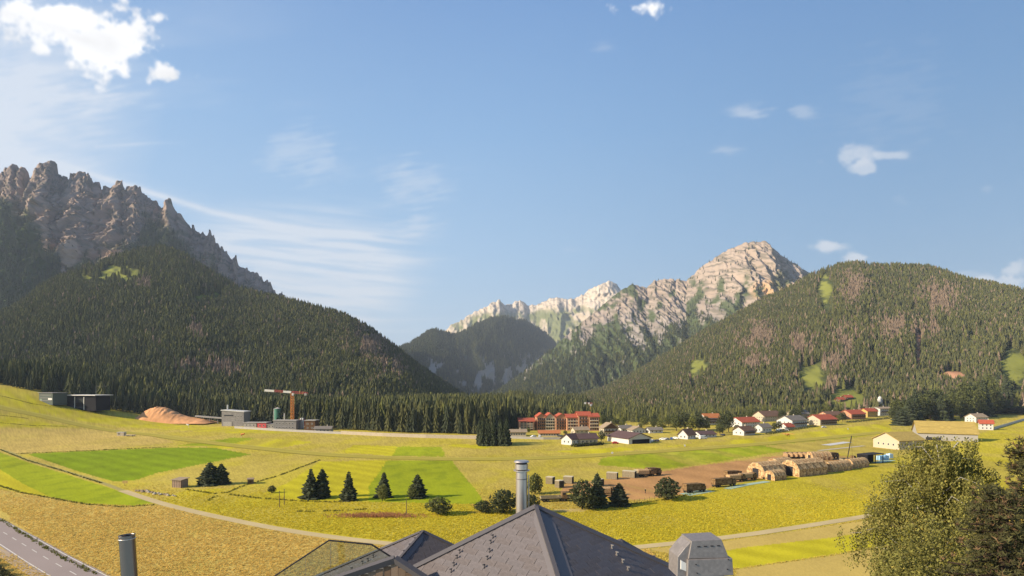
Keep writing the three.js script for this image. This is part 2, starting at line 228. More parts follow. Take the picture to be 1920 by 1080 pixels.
const ROAD = [[-120, 925], [-60, 962], [0, 995], [45, 1022], [90, 1049], [135, 1074], [190, 1104], [260, 1140]];
structure('road', paint(ribbon(ROAD, 8.2, 0.08), [0.29, 0.235, 0.21], 0.16, 5), vcol(0.85), 'grey two-lane asphalt road in the bottom left corner');
structure('road_line', ribbon(ROAD, 0.22, 0.1, 3.6), std(0.6, 0.56, 0.5), 'solid white edge line on the field side of the road');
structure('road_line', ribbon(ROAD, 0.22, 0.1, -3.6), std(0.6, 0.56, 0.5), 'solid white edge line on the hedge side of the road');
{ const c = new THREE.CatmullRomCurve3(ROAD.map(([a, b]) => G(a, b))), L = c.getLength(), dash = new THREE.Group(); dash.name = numbered('road_line'); scene.add(dash); tag(dash, 'dashed white centre line of the asphalt road', undefined, undefined, 'structure');
  for (let s = 3; s < L - 6; s += 9) { const a = c.getPointAt(s / L), b = c.getPointAt((s + 4) / L), d = V().subVectors(b, a), g = new THREE.PlaneGeometry(0.18, d.length()).rotateX(-Math.PI / 2).rotateY(Math.atan2(d.x, d.z)); part(dash, 'dash', g.translate((a.x + b.x) / 2, Math.max(ground(a.x, -a.z), ground(b.x, -b.z)) + 0.105, (a.z + b.z) / 2), std(0.58, 0.54, 0.48)); } }
structure('verge', paint(ribbon([[-60, 1010], [0, 1036], [45, 1062], [100, 1096]], 2.6, 0.07), [0.38, 0.29, 0.2]), vcol(), 'bare gravel verge between the road and the hedge');

// ---------- mountains ----------
// crest and foot: [px, py, Z]; the slope between them is displaced into ribs and gullies, and falls away again behind the crest
function mountain(name, label, o) {
  const nu = Math.round((o.to - o.from) / o.step), nt = o.rows, nb = 8, n = nt + nb, pos = new Float32Array((nu + 1) * (n + 1) * 3), scr = new Float32Array((nu + 1) * (n + 1) * 2);
  for (let i = 0; i <= nu; i++) {
    const px = o.from + (o.to - o.from) * i / nu, kx = (px - CX) / F;
    const zc = poly1(o.crest, px, 2), zf = poly1(o.foot, px, 2), pc = poly1(o.crest, px, 1) + (o.jag ?? 1.5) * (fbm(px / 5 + o.seed, 3.3, 3) - 0.5) * 2 - (o.spike ?? 0) * Math.pow(ridged(px / 9 + o.seed, 7.7, 2), 4), pf = poly1(o.foot, px, 1);
    const yc = EY + (CY - pc) / F * zc, yf = EY + (CY - pf) / F * zf;
    for (let j = 0; j <= n; j++) {
      const t = Math.min(1, j / nt); let Z = lerp(zf, zc, t), y = lerp(yf, yc, Math.pow(t, o.bow ?? 1.2)), x = kx * Z;
      if (j > nt) { const b = (j - nt) / nb; Z += b * (o.back ?? 0.3) * zc; y -= b * b * (yc + 60); x = kx * Z; }
      else if (o.relief) { const e = Math.pow(clamp(1 - t) , 0.6) * sstep(0, 0.12, t), r = o.relief(x, y, t, px, Z); Z -= r * (0.25 + e) * (t < 1 ? 1 : 0.3); y += (o.lumps ?? 0) * e * (fbm(x / 70 + o.seed, y / 40, 3) - 0.5); }
      const q = (i * (n + 1) + j); pos.set([x, y, -Z], q * 3); scr[q * 2] = CX + F * x / Z; scr[q * 2 + 1] = CY - F * (y - EY) / Z;
    }
  }
  const idx = []; for (let i = 0; i < nu; i++) for (let j = 0; j < n; j++) { const a = i * (n + 1) + j, b = a + 1, c = a + n + 1, d = c + 1; idx.push(a, c, b, b, c, d); }
  const g = new THREE.BufferGeometry(); g.setAttribute('position', new THREE.BufferAttribute(pos, 3)); g.setIndex(idx); g.computeVertexNormals();
  const col = new Float32Array(pos.length), nor = g.attributes.normal; for (let q = 0; q < pos.length / 3; q++) { const c = o.color(scr[q * 2], scr[q * 2 + 1], pos[q * 3], pos[q * 3 + 1], nor.getY(q), (q % (n + 1)) / nt); col.set(c, q * 3); }
  g.setAttribute('color', new THREE.BufferAttribute(col, 3));
  structure(name, g, vcol(1), label);
  const m = { pos, scr, nu, nt, n, o };
  m.sample = (u, t) => { const fi = clamp(u) * (nu - 0.001), fj = clamp(t) * (nt - 0.001), i = fi | 0, j = fj | 0, a = fi - i, b = fj - j, k = (i * (n + 1) + j), r = []; for (let c = 0; c < 3; c++) r.push(lerp(lerp(pos[k * 3 + c], pos[(k + 1) * 3 + c], b), lerp(pos[(k + n + 1) * 3 + c], pos[(k + n + 2) * 3 + c], b), a)); return V(...r); };
  m.find = (px, py) => { let best = null, bd = 1e9; const u0 = (px - o.from) / (o.to - o.from); for (let du = -0.02; du <= 0.02; du += 0.002) for (let t = 0; t <= 1; t += 0.004) { const p = m.sample(u0 + du, t), [x, y] = toPx(p), d = (x - px) ** 2 + (y - py) ** 2; if (d < bd) { bd = d; best = p; } } return best; };
  return m;
}
const mixc = (a, b, t) => [lerp(a[0], b[0], t), lerp(a[1], b[1], t), lerp(a[2], b[2], t)];
const FOREST = [0.05, 0.06, 0.025], PASTURE = [0.19, 0.2, 0.04], BUSH = [0.055, 0.075, 0.025];
const rockTone = (x, y, a, b) => mixc(mixc(a, b, clamp(0.2 + 1.3 * (fbm(x / 38, y / 90, 4) - 0.3))), [0.09, 0.085, 0.06], 0.62 * sstep(0.52, 0.66, fbm(x / 16 + y / 40 + 9, y / 22, 4)));
// far pale ridge
const farRidge = mountain('mountain', 'pale distant limestone ridge at the head of the valley', { seed: 1, from: 740, to: 1230, step: 1.5, rows: 110, jag: 5, bow: 1.3,
  crest: [[740, 652, 7200], [775, 648, 7200], [830, 622, 7200], [850, 608, 7200], [868, 600, 7200], [880, 590, 7200], [905, 577, 7200], [925, 567, 7200], [938, 562, 7200], [946, 572, 7300], [958, 570, 7400], [975, 561, 7500], [992, 573, 7500], [1012, 570, 7400], [1025, 563, 7300], [1046, 555, 7200], [1060, 562, 7200], [1082, 558, 7200], [1094, 552, 7200], [1104, 543, 7100], [1122, 534, 7000], [1143, 526, 7000], [1156, 533, 7000], [1166, 546, 7000], [1190, 560, 7000], [1230, 580, 7000]],
  foot: [[740, 735, 5600], [1230, 735, 5600]],
  relief: (x, y, t) => (() => { const w = 90 * (fbm(x / 120, y / 120, 3) - 0.5); return 220 * (ridged((x + w) / 230 + y / 400 + 3, y / 300, 3) - 0.55) + 190 * (ridged((x + w) / 80 - y / 300, y / 110, 3) - 0.5); })(),
  color: (px, py, x, y, ny) => { const line = poly1([[740, 640], [900, 588], [960, 585], [1080, 575], [1170, 590]], px), w = sstep(-6, 10, py - line + 16 * (fbm(px / 14, py / 9, 3) - 0.5)), k = sstep(0.5, 0.7, fbm(px / 12 + 4, py / 16, 4)); return mixc(rockTone(x, y, [0.42, 0.34, 0.26], [0.52, 0.44, 0.35]), mixc([0.14, 0.15, 0.06], [0.4, 0.33, 0.25], k), w); } });
// dark wooded shoulder in front of it
const shoulder = mountain('mountain', 'dark wooded shoulder filling the gap of the valley', { seed: 2, from: 735, to: 1110, step: 2, rows: 90, jag: 2, bow: 1.0,
  crest: [[735, 662, 3700], [756, 653, 3750], [775, 645, 3800], [792, 634, 3850], [800, 626, 3900], [818, 621, 3950], [836, 627, 4000], [852, 631, 4100], [870, 625, 4200], [893, 609, 4400], [925, 598, 4600], [950, 596, 4800], [985, 602, 5100], [1020, 622, 5400], [1045, 648, 5600], [1110, 690, 6000]],
  foot: [[735, 745, 2700], [860, 760, 2800], [1000, 760, 3800], [1110, 750, 4600]],
  relief: (x, y, t) => 330 * (ridged(x / 230 + 1 + y / 900, y / 600, 3) - 0.55) + 90 * (ridged(x / 50, y / 70, 3) - 0.5),
  color: (px, py, x, y) => { const k = sstep(0.42, 0.56, fbm(px / 14 + 4, py / 18, 4)) * sstep(640, 690, py + 20 * (vnoise(px / 20, 3) - 0.5)), c = sstep(0.15, 0.4, blob(px, py, 828, 712, 22, 20) + blob(px, py, 800, 650, 12, 16) * 0.8); return mixc(mixc(BUSH, [0.3, 0.26, 0.22], k), [0.44, 0.3, 0.17], c); } });
// rocky massif with the bare summit
const massif = mountain('mountain', 'bare rocky summit massif right of the valley gap', { seed: 3, from: 890, to: 1600, step: 1.6, rows: 210, jag: 4, bow: 1.08,
  crest: [[890, 752, 2500], [930, 738, 2550], [965, 712, 2700], [1000, 682, 2850], [1040, 650, 3050], [1070, 622, 3200], [1100, 597, 3350], [1130, 572, 3500], [1165, 543, 3650], [1185, 535, 3700], [1212, 540, 3750], [1226, 528, 3750], [1242, 523, 3750], [1286, 527, 3700], [1310, 505, 3650], [1330, 490, 3600], [1352, 476, 3550], [1380, 461, 3500], [1402, 455, 3500], [1428, 453, 3500], [1444, 462, 3500], [1466, 480, 3500], [1490, 494, 3500], [1514, 511, 3500], [1560, 530, 3500], [1600, 540, 3500]],
  foot: [[890, 757, 2300], [960, 770, 1900], [1150, 775, 1900], [1400, 770, 2000], [1600, 760, 2000]],
  relief: (x, y, t) => (() => { const w = 60 * (fbm(x / 90, y / 90, 3) - 0.5); return 230 * (ridged((x + w) / 190 + y / 500, y / 420, 3) - 0.55) + 140 * (ridged((x + w) / 52 - y / 200, y / 260, 3) - 0.55) + 75 * (ridged((x - w) / 18 + y / 70, y / 80, 2) - 0.5); })(),
  color: (px, py, x, y, ny) => {
    const line = poly1([[890, 700], [1040, 620], [1160, 575], [1230, 570], [1300, 565], [1380, 560], [1430, 570], [1520, 500]], px), n = fbm(px / 18 + 4, py / 22, 4), veg = sstep(0.47, 0.6, n + 0.0022 * (py - line - 10) + 0.25 * (fbm(px / 5, py / 6, 3) - 0.5)) * sstep(470, 520, py + 60 * (fbm(px / 30, 7, 2) - 0.5));
    const rock = mixc(rockTone(x, y, [0.27, 0.205, 0.155], [0.38, 0.3, 0.235]), rockTone(x, y, [0.17, 0.15, 0.135], [0.28, 0.25, 0.225]), sstep(-50, 60, py - line + 90 * (n - 0.5)));
    return mixc(mixc(rock, [0.46, 0.29, 0.15], sstep(0.1, 0.5, blob(px, py, 1450, 545, 60, 28)) * 0.8), BUSH, veg * 0.92); } });
// left massif with the pinnacles
const pinn = [[-260, 330], [-150, 350], [-60, 338], [-20, 350], [0, 344], [8, 333], [20, 330], [27, 321], [36, 322], [43, 332], [50, 322], [56, 326], [60, 344], [70, 338], [78, 322], [86, 313], [96, 310], [106, 313], [111, 322], [111.5, 342], [124, 340], [133, 346], [142, 337], [150, 333], [161, 334], [170, 344], [178, 342], [188, 344], [193, 361], [202, 354], [212, 350], [220, 345], [229, 347], [234, 358], [240, 362], [250, 357], [260, 356], [266, 370], [272, 370], [280, 384], [288, 388], [295, 383], [304, 396], [312, 388], [322, 386], [334, 400], [348, 415], [360, 430], [372, 438], [383, 442], [394, 446], [406, 462], [420, 474], [436, 488], [450, 500], [470, 512], [484, 516], [500, 532], [520, 552], [545, 574], [600, 610]];
const leftMassif = mountain('mountain', 'jagged rock pinnacles above dark forest on the left', { seed: 4, from: -260, to: 600, step: 1.25, rows: 230, jag: 5, spike: 17, bow: 1.25,
  crest: pinn.map(([a, b]) => [a, b, 2750 + a * 0.12]), foot: [[-260, 640, 1500], [100, 640, 1500], [600, 690, 1600]],
  relief: (x, y, t, px) => ((() => { const w = 46 * (fbm(x / 70, y / 90, 3) - 0.5); return (190 * (ridged((x + w) / 150 + y / 800, y / 520, 2) - 0.55) + 120 * (ridged((x + w) / 44 + y / 420, y / 380, 3) - 0.55) + 70 * (ridged((x - w) / 15, y / 120, 2) - 0.5) + 40 * (ridged(x / 10 + y / 60, y / 30, 2) - 0.5)) * lerp(0.55, 1, sstep(0.25, 0.6, t)); })()),
  color: (px, py, x, y, ny) => {
    const line = poly1([[-260, 390], [0, 385], [60, 400], [100, 470], [140, 505], [190, 480], [270, 430], [300, 420], [360, 470], [440, 540], [520, 575]], px), n = fbm(px / 16, py / 20, 4);
    const veg = sstep(-28, 22, py - line + 90 * (n - 0.5)), scree = sstep(0.16, 0.3, blob(px, py, 130, 470, 26, 34) + blob(px, py, 218, 480, 40, 16) + 0.9 * blob(px, py, 84, 430, 9, 55) + 0.8 * blob(px, py, 118, 520, 8, 40) + 0.5 * (n - 0.5));
    return mixc(mixc(rockTone(x, y, [0.19, 0.148, 0.124], [0.36, 0.26, 0.2]), BUSH, veg), [0.38, 0.27, 0.19], scree); } });
// left wooded spur and right wooded hill
const spur = mountain('wooded_hill', 'dense spruce hillside falling from the left to the valley', { seed: 5, from: -320, to: 905, step: 4, rows: 90, jag: 0, bow: 1.12, lumps: 26,
  crest: [[-320, 640, 1250], [-60, 620, 1300], [20, 585, 1400], [80, 540, 1500], [140, 512, 1550], [210, 488, 1620], [260, 474, 1680], [300, 468, 1720], [340, 480, 1700], [390, 512, 1650], [450, 548, 1600], [510, 563, 1550], [560, 575, 1500], [610, 588, 1480], [650, 600, 1480], [690, 622, 1500], [740, 658, 1550], [790, 697, 1620], [830, 724, 1700], [860, 742, 1750], [905, 768, 1800]],
  foot: [[-320, 735, 700], [0, 738, 760], [200, 772, 760], [500, 796, 700], [700, 802, 660], [800, 802, 680], [905, 798, 760]],
  relief: (x, y, t) => 90 * (fbm(x / 190, y / 240, 3) - 0.5),
  color: (px, py, x, y) => { const p = sstep(0.1, 0.45, blob(px, py, 205, 512, 75, 22) + blob(px, py, 390, 556, 32, 16) + 0.5 * blob(px, py, 160, 655, 18, 8)); return mixc(FOREST, PASTURE, p * sstep(0.25, 0.6, fbm(px / 9, py / 5, 3))); } });
const L5patch = [[1548, 545, 18, 40, 1], [1522, 706, 40, 34, 1], [1588, 748, 46, 26, 1.3], [1902, 690, 34, 46, 1.3], [1318, 685, 26, 22, 0.7], [1828, 632, 14, 9, 1], [1636, 660, 9, 9, 0.8], [1300, 700, 14, 34, 0.7], [1870, 745, 60, 14, 0.8], [1560, 600, 14, 20, 0.4], [1735, 745, 18, 9, 1]];
const hill = mountain('wooded_hill', 'broad sunlit spruce hill with meadows and dead stands on the right', { seed: 6, from: 980, to: 2300, step: 4, rows: 95, jag: 0, bow: 1.1, lumps: 22,
  crest: [[980, 768, 1900], [1060, 752, 1950], [1130, 732, 2000], [1200, 697, 2000], [1260, 662, 1980], [1320, 625, 1950], [1380, 592, 1920], [1430, 565, 1900], [1480, 543, 1880], [1520, 521, 1850], [1545, 510, 1800], [1580, 500, 1750], [1608, 498, 1700], [1640, 504, 1700], [1680, 503, 1700], [1740, 505, 1700], [1775, 516, 1650], [1810, 530, 1600], [1850, 538, 1550], [1890, 547, 1500], [1930, 563, 1450], [2050, 600, 1400], [2300, 650, 1300]],
  foot: [[980, 792, 900], [1150, 792, 820], [1400, 785, 800], [1600, 775, 820], [1750, 770, 820], [1900, 765, 760], [2300, 745, 700]],
  relief: (x, y, t, px) => 110 * (ridged(x / 330 + 2, y / 500, 3) - 0.5),
  color: (px, py, x, y) => { let p = 0; for (const [a, b, c, d, s] of L5patch) p += s * blob(px, py, a, b, c, d); const n = fbm(px / 10, py / 10, 3), e = sstep(0.1, 0.3, blob(px, py, 1722, 650, 7, 34) + blob(px, py, 1785, 704, 30, 10) + blob(px, py, 1725, 672, 12, 8)); return mixc(mixc(FOREST, mixc([0.24, 0.24, 0.05], PASTURE, n), 0.85 * sstep(0.22, 0.6, p * lerp(0.5, 1.25, n) + 0.9 * (fbm(px / 7 + 3, py / 5, 4) - 0.5))), [0.42, 0.22, 0.13], e); } });

// ---------- forests ----------
function coarseSpruce(seed, slim) { // seven ragged whorls, unit height
  const r = rng(seed), p = []; const tiers = 7, seg = 7;
  for (let k = 0; k < tiers; k++) {
    const y0 = 0.04 + 0.86 * k / tiers, y1 = Math.min(1, y0 + 0.3), R = slim * Math.pow(1 - y0, 0.8) * (0.85 + 0.3 * r()), a0 = r() * 6.28;
    for (let s = 0; s < seg; s++) { const a = a0 + s / seg * 6.283, b = a0 + (s + 0.5) / seg * 6.283, c = a0 + (s + 1) / seg * 6.283, q = R * (0.75 + 0.5 * r()), dr = -0.03 * r(), i = R * 0.5;
      const A = V(Math.cos(a) * i, y0 + 0.06, Math.sin(a) * i), B = V(Math.cos(b) * q, y0 + dr, Math.sin(b) * q), C = V(Math.cos(c) * i, y0 + 0.06, Math.sin(c) * i), T = V(0, y1, 0);
      p.push(T, B, A, T, C, B); }
  }
  return tris(p);
}
const SPRUCES = [coarseSpruce(11, 0.2), coarseSpruce(12, 0.165), coarseSpruce(13, 0.235)];
const leafy = (extra = {}) => new THREE.MeshPhysicalMaterial({ color: 0xffffff, roughness: 1, specularIntensity: 0.15, ...extra });
const NEEDLE = leafy();
function forest(label, count, seed, place, tint) {
  const r = rng(seed), lists = [[], [], []];
  for (let i = 0; i < count; i++) { const q = place(r); if (q) lists[(r() * 3) | 0].push(q); }
  const grp = new THREE.Group(); grp.name = numbered('spruce_forest'); scene.add(grp); tag(grp, label, 'forest', undefined, 'stuff');
  const m4 = new THREE.Matrix4(), quat = new THREE.Quaternion(), up = V(0, 1, 0), c = new THREE.Color();
  lists.forEach((list, v) => {
    const im = new THREE.InstancedMesh(SPRUCES[v], NEEDLE, list.length); im.name = 'spruce_canopy'; im.castShadow = im.receiveShadow = true; im.userData.kind = 'stuff';
    list.forEach(([p, h, kind], i) => { quat.setFromAxisAngle(up, r() * 6.28); const w = h * (0.85 + 0.4 * r()); m4.compose(V(p.x, p.y - 0.3, p.z), quat, V(w, h, w)); im.setMatrixAt(i, m4); const [a, b, d] = tint(kind, r); im.setColorAt(i, c.setRGB(a, b, d)); });
    grp.add(im);
  });
}
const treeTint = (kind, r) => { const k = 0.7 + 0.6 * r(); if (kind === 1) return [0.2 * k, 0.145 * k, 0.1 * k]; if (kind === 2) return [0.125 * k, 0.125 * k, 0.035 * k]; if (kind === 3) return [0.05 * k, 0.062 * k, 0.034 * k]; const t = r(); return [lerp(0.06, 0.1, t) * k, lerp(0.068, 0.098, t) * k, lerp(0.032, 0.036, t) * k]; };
const onSlope = (m, dens, hgt, kindOf) => (r) => { const t = Math.pow(r(), 0.9), p = m.sample(r(), t), [px, py] = toPx(p); if (px < -120 || px > 2040) return null; if (r() > dens(px, py, t)) return null; const h = hgt(px, py, r) * (0.7 + 0.55 * r()); return [p, h, kindOf(px, py, r)]; };
const dead5 = [[1420, 640, 50, 40], [1500, 655, 36, 30], [1580, 645, 32, 44], [1685, 622, 55, 34], [1745, 628, 50, 24], [1600, 545, 30, 40], [1420, 690, 40, 16], [1560, 730, 20, 20], [1760, 570, 60, 40], [1560, 690, 30, 20]];
const dead1 = [[375, 632, 28, 22], [690, 655, 60, 42], [400, 705, 80, 26], [730, 700, 40, 30], [520, 610, 20, 10], [280, 540, 30, 14]];
forest('sunlit spruce forest covering the hill on the right', 98000, 51, onSlope(hill, (px, py, t) => { let p = 0; for (const [a, b, c, d, s] of L5patch) p += s * blob(px, py, a, b + 6, c * 1.12, d * 1.35); p += 2 * (blob(px, py, 1722, 656, 8, 46) + blob(px, py, 1785, 708, 32, 15)); return t < 0.02 ? 0.2 : clamp(1.02 - 1.15 * sstep(0.14, 0.42, p + 0.8 * (fbm(px / 9, py / 7, 4) - 0.5)) * sstep(0.02, 0.1, p)); }, (px, py, r) => lerp(15, 17, sstep(760, 600, py)), (px, py, r) => { let d = 0; for (const [a, b, c, e] of dead5) d += blob(px, py, a, b, c, e); return r() < d * 1.4 * sstep(0.3, 0.6, fbm(px / 12, py / 30, 3)) + 0.08 ? 1 : r() < 0.16 ? 2 : 0; }), treeTint);
forest('dark spruce forest covering the spur on the left', 84000, 52, onSlope(spur, (px, py) => clamp(1 - 3.2 * (blob(px, py, 205, 518, 90, 30) + blob(px, py, 390, 562, 40, 22) + 0.6 * blob(px, py, 165, 658, 24, 12)) * sstep(0.3, 0.55, fbm(px / 12, py / 7, 3))), () => 19, (px, py, r) => { let d = 0; for (const [a, b, c, e] of dead1) d += blob(px, py, a, b, c, e); return r() < d * 1.3 * sstep(0.3, 0.6, fbm(px / 12, py / 30, 3)) + 0.03 ? 1 : r() < 0.12 ? 2 : 0; }), treeTint);
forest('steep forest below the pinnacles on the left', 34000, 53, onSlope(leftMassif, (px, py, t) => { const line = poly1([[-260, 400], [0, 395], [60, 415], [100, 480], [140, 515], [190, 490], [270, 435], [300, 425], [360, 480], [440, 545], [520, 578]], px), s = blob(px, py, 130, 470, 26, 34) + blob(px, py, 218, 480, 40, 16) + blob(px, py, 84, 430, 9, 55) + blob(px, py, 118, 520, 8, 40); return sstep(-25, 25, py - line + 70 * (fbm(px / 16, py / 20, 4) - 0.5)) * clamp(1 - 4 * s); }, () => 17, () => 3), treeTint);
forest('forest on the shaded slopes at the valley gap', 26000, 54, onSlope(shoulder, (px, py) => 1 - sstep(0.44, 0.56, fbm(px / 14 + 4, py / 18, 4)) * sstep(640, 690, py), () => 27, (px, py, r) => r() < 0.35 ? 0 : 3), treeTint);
forest('scattered forest climbing the rocky massif', 46000, 55, onSlope(massif, (px, py, t) => { const line = poly1([[890, 690], [1040, 640], [1160, 600], [1230, 590], [1300, 575], [1380, 570], [1430, 575], [1520, 505]], px); return clamp(sstep(-10, 90, py - line + 90 * (fbm(px / 20 + 4, py / 24, 4) - 0.5)) * sstep(0.3, 0.55, fbm(px / 18 + 4, py / 22, 4) + 0.0025 * (py - line)) * lerp(1, 0.3, sstep(0.4, 0.6, fbm(px / 7, py / 12, 3)) * sstep(1250, 1150, px)) + 0.03); }, (px, py) => 16, (px, py, r) => r() < 0.1 ? 2 : r() < 0.7 ? 3 : 0), treeTint);
const EDGE = [[-120, 716], [0, 722], [65, 737], [190, 766], [260, 778], [400, 793], [520, 799], [640, 806], [760, 812], [890, 815], [960, 806], [1020, 800], [1100, 796], [1200, 797], [1300, 796], [1400, 788], [1520, 780], [1600, 774], [1700, 768], [1800, 768], [1960, 760]];
forest('level spruce wood on the valley floor behind the fields', 15000, 56, (r) => { const px = lerp(-120, 1100, r()), py = poly1(EDGE, px); const e = G(px, py), Z = -e.z + 14 + Math.pow(r(), 0.8) * (px > 950 ? 700 : 420), x = (px - CX) / F * Z; return [V(x, ground(x, Z), -Z), (px > 1000 ? 17 : 22) * (0.7 + 0.6 * r()), r() < 0.1 ? 2 : 0]; }, treeTint);
forest('bushy wood between the village and the hill', 5200, 57, (r) => { const px = lerp(1050, 2000, r()), py = poly1(EDGE, px) - 4, e = G(px, py), Z = -e.z + 6 + r() * 320, x = (px - CX) / F * Z; const [qx, qy] = toPx(V(x, ground(x, Z), -Z)); return [V(x, ground(x, Z), -Z), 11 * (0.6 + 0.7 * r()), r() < 0.4 ? 2 : 0]; }, treeTint);

// ---------- trees that stand on their own ----------
function fineSpruce(seed, R = 0.27, levels = 17) { // unit height: drooping sprays in whorls
  const r = rng(seed), p = [], c = [];
  for (let k = 0; k < levels; k++) {
    const y = 0.03 + 0.95 * k / levels, reach = R * Math.pow(1 - y, 0.72) * (0.8 + 0.35 * r()) + 0.012, nb = k > levels * 0.7 ? 6 : 9, a0 = r() * 6.28;
    for (let b = 0; b < nb; b++) {
      const a = a0 + b / nb * 6.283 + (r() - 0.5) * 0.5, q = reach * (0.72 + 0.5 * r()), dx = Math.cos(a), dz = Math.sin(a), sx = -dz, sz = dx, w = q * (0.26 + 0.14 * r()) + 0.008, lift = 0.02 + 0.03 * r(), drop = q * (0.22 + 0.2 * r());
      const A = V(0, y + 0.03, 0), T = V(dx * q, y - drop * 0.35 + lift * 0.4, dz * q), L = V(dx * q * 0.62 + sx * w, y - drop * 0.45, dz * q * 0.62 + sz * w), S = V(dx * q * 0.62 - sx * w, y - drop * 0.45, dz * q * 0.62 - sz * w), U = V(dx * q * 0.55, y + lift, dz * q * 0.55), D = V(dx * q * 0.72, y - drop * 1.15, dz * q * 0.72);
      p.push(A, L, U, U, L, T, A, U, S, U, T, S, L, D, T, S, T, D);
      const g = 0.7 + 0.6 * r(); for (let i = 0; i < 18; i++) c.push(0.05 * g, 0.062 * g, 0.026 * g);
    }
  }
  for (let s = 0; s < 5; s++) { const a = s * 1.257; p.push(V(0, 1.03, 0), V(Math.cos(a) * 0.016, 0.9, Math.sin(a) * 0.016), V(Math.cos(a + 1.257) * 0.016, 0.9, Math.sin(a + 1.257) * 0.016)); for (let i = 0; i < 3; i++) c.push(0.05, 0.062, 0.026); }
  const g = tris(p); g.setAttribute('color', new THREE.Float32BufferAttribute(c, 3)); return g;
}
function leafCrown(seed, lobes, n, size, col) { // leaves spread through lobes [x, y, z, rx, ry, rz]
  const r = rng(seed), p = [], c = [], tot = lobes.reduce((s, l) => s + l[3] * l[4] * l[5], 0);
  for (const [x, y, z, rx, ry, rz] of lobes) {
    const m = Math.round(n * rx * ry * rz / tot);
    for (let i = 0; i < m; i++) {
      const u = r() * 2 - 1, a = r() * 6.283, s = Math.sqrt(1 - u * u), rad = Math.pow(0.25 + 0.75 * r(), 0.5) * (0.82 + 0.3 * vnoise(u * 3 + 7 * x, a * 1.3 + seed)), o = V(x + rx * rad * s * Math.cos(a), y + ry * rad * u, z + rz * rad * s * Math.sin(a));
      const e = V(r() - 0.5, r() - 0.5, r() - 0.5).normalize(), f = V(r() - 0.5, r() - 0.5, r() - 0.5).cross(e).normalize(), k = size * (0.6 + 0.8 * r()), g = 0.65 + 0.7 * r();
      e.multiplyScalar(k); f.multiplyScalar(k * 0.6);
      p.push(V().copy(o).add(e), V().copy(o).add(f), V().copy(o).sub(e), V().copy(o).add(e), V().copy(o).sub(e), V().copy(o).sub(f));
      for (let q = 0; q < 6; q++) c.push(col[0] * g, col[1] * g, col[2] * g);
    }
  }
  const g = tris(p); g.setAttribute('color', new THREE.Float32BufferAttribute(c, 3)); return g;
}
const LEAF = new THREE.MeshPhysicalMaterial({ vertexColors: true, roughness: 1, specularIntensity: 0.25, transmission: 0.35, thickness: 0 });
const trunkGeo = (r0, r1, h) => cyl(r1, r0, h, 7, 0, h / 2, 0);
const FINE = [fineSpruce(1), fineSpruce(2, 0.3), fineSpruce(3, 0.25, 15), fineSpruce(4, 0.36, 14)];
const DARKG = [0.065, 0.075, 0.028], MIDG = [0.105, 0.115, 0.032], YELG = [0.16, 0.165, 0.04];
const ROUND = [0, 1, 2].map((k) => leafCrown(90 + k, [[0, 0.55, 0, 0.42, 0.42, 0.42], [-0.2, 0.4, 0.1, 0.3, 0.3, 0.3], [0.22, 0.42, -0.05, 0.3, 0.32, 0.3], [0.02, 0.78, 0.05, 0.24, 0.22, 0.24], [0, 0.25, 0.1, 0.36, 0.2, 0.36]], 1300, 0.045, [DARKG, MIDG, YELG][k]));
const TALL = [0, 1, 2].map((k) => leafCrown(70 + k, [[0, 0.6, 0, 0.3, 0.36, 0.3], [-0.14, 0.45, 0.08, 0.24, 0.26, 0.24], [0.15, 0.5, -0.04, 0.22, 0.28, 0.22], [0.02, 0.84, 0.02, 0.17, 0.17, 0.17], [-0.08, 0.7, -0.1, 0.2, 0.2, 0.2], [0.05, 0.3, 0.08, 0.28, 0.16, 0.28]], 1100, 0.036, [DARKG, MIDG, YELG][k]));
const protoCache = new Map();
function treeProto(kind, k) {
  const key = kind + k; if (protoCache.has(key)) return protoCache.get(key).clone();
  const o = new THREE.Group();
  if (kind === 'spruce') { part(o, 'trunk', trunkGeo(0.022, 0.004, 0.9), M.trunk); part(o, 'crown', FINE[k % 4], LEAF); }
  else if (kind === 'edge') { part(o, 'trunk', trunkGeo(0.014, 0.003, 0.85), M.trunk); const g = SPRUCES[k % 3].clone(), n = g.attributes.position.count, c = new Float32Array(n * 3), r = rng(200 + k), f = [[0.062, 0.07, 0.032], [0.085, 0.088, 0.034], [0.05, 0.06, 0.03], [0.11, 0.108, 0.036]][k % 4]; for (let i = 0; i < n; i++) { const q = 0.8 + 0.4 * r(); c.set([f[0] * q, f[1] * q, f[2] * q], i * 3); } g.setAttribute('color', new THREE.BufferAttribute(c, 3)); part(o, 'crown', g, LEAF); }
  else if (kind === 'bush') { part(o, 'trunk', [trunkGeo(0.03, 0.012, 0.45), bar(V(0, 0.15, 0), V(0.18, 0.5, 0.05), 0.012), bar(V(0, 0.15, 0), V(-0.2, 0.48, -0.05), 0.012)], M.trunk); part(o, 'crown', ROUND[k % 3], LEAF); }
  else { part(o, 'trunk', [trunkGeo(0.025, 0.01, 0.6), bar(V(0, 0.3, 0), V(0.15, 0.6, 0.05), 0.01), bar(V(0, 0.3, 0), V(-0.14, 0.55, -0.05), 0.01)], M.trunk); part(o, 'crown', TALL[k % 3], LEAF); }
  protoCache.set(key, o); return o.clone();
}
function tree(name, kind, k, p, H, Wd, yaw, label, category, group) { const o = treeProto(kind, k); o.name = numbered(name); o.position.copy(p).y -= 0.05; o.scale.set(Wd, H, Wd); o.rotation.y = yaw; scene.add(o); return tag(o, label, category, group); }
const base = { spruce: 0.56, bush: 0.95, leaf: 0.72, edge: 0.4 };
function treeAt(name, kind, k, px, py, hpx, wpx, label, category = 'tree', group, p) { p = p ?? G(px, py); const m = -p.z / F; return tree(name, kind, k, p, hpx * m, wpx * m / base[kind], px * 0.37, label, category, group); }
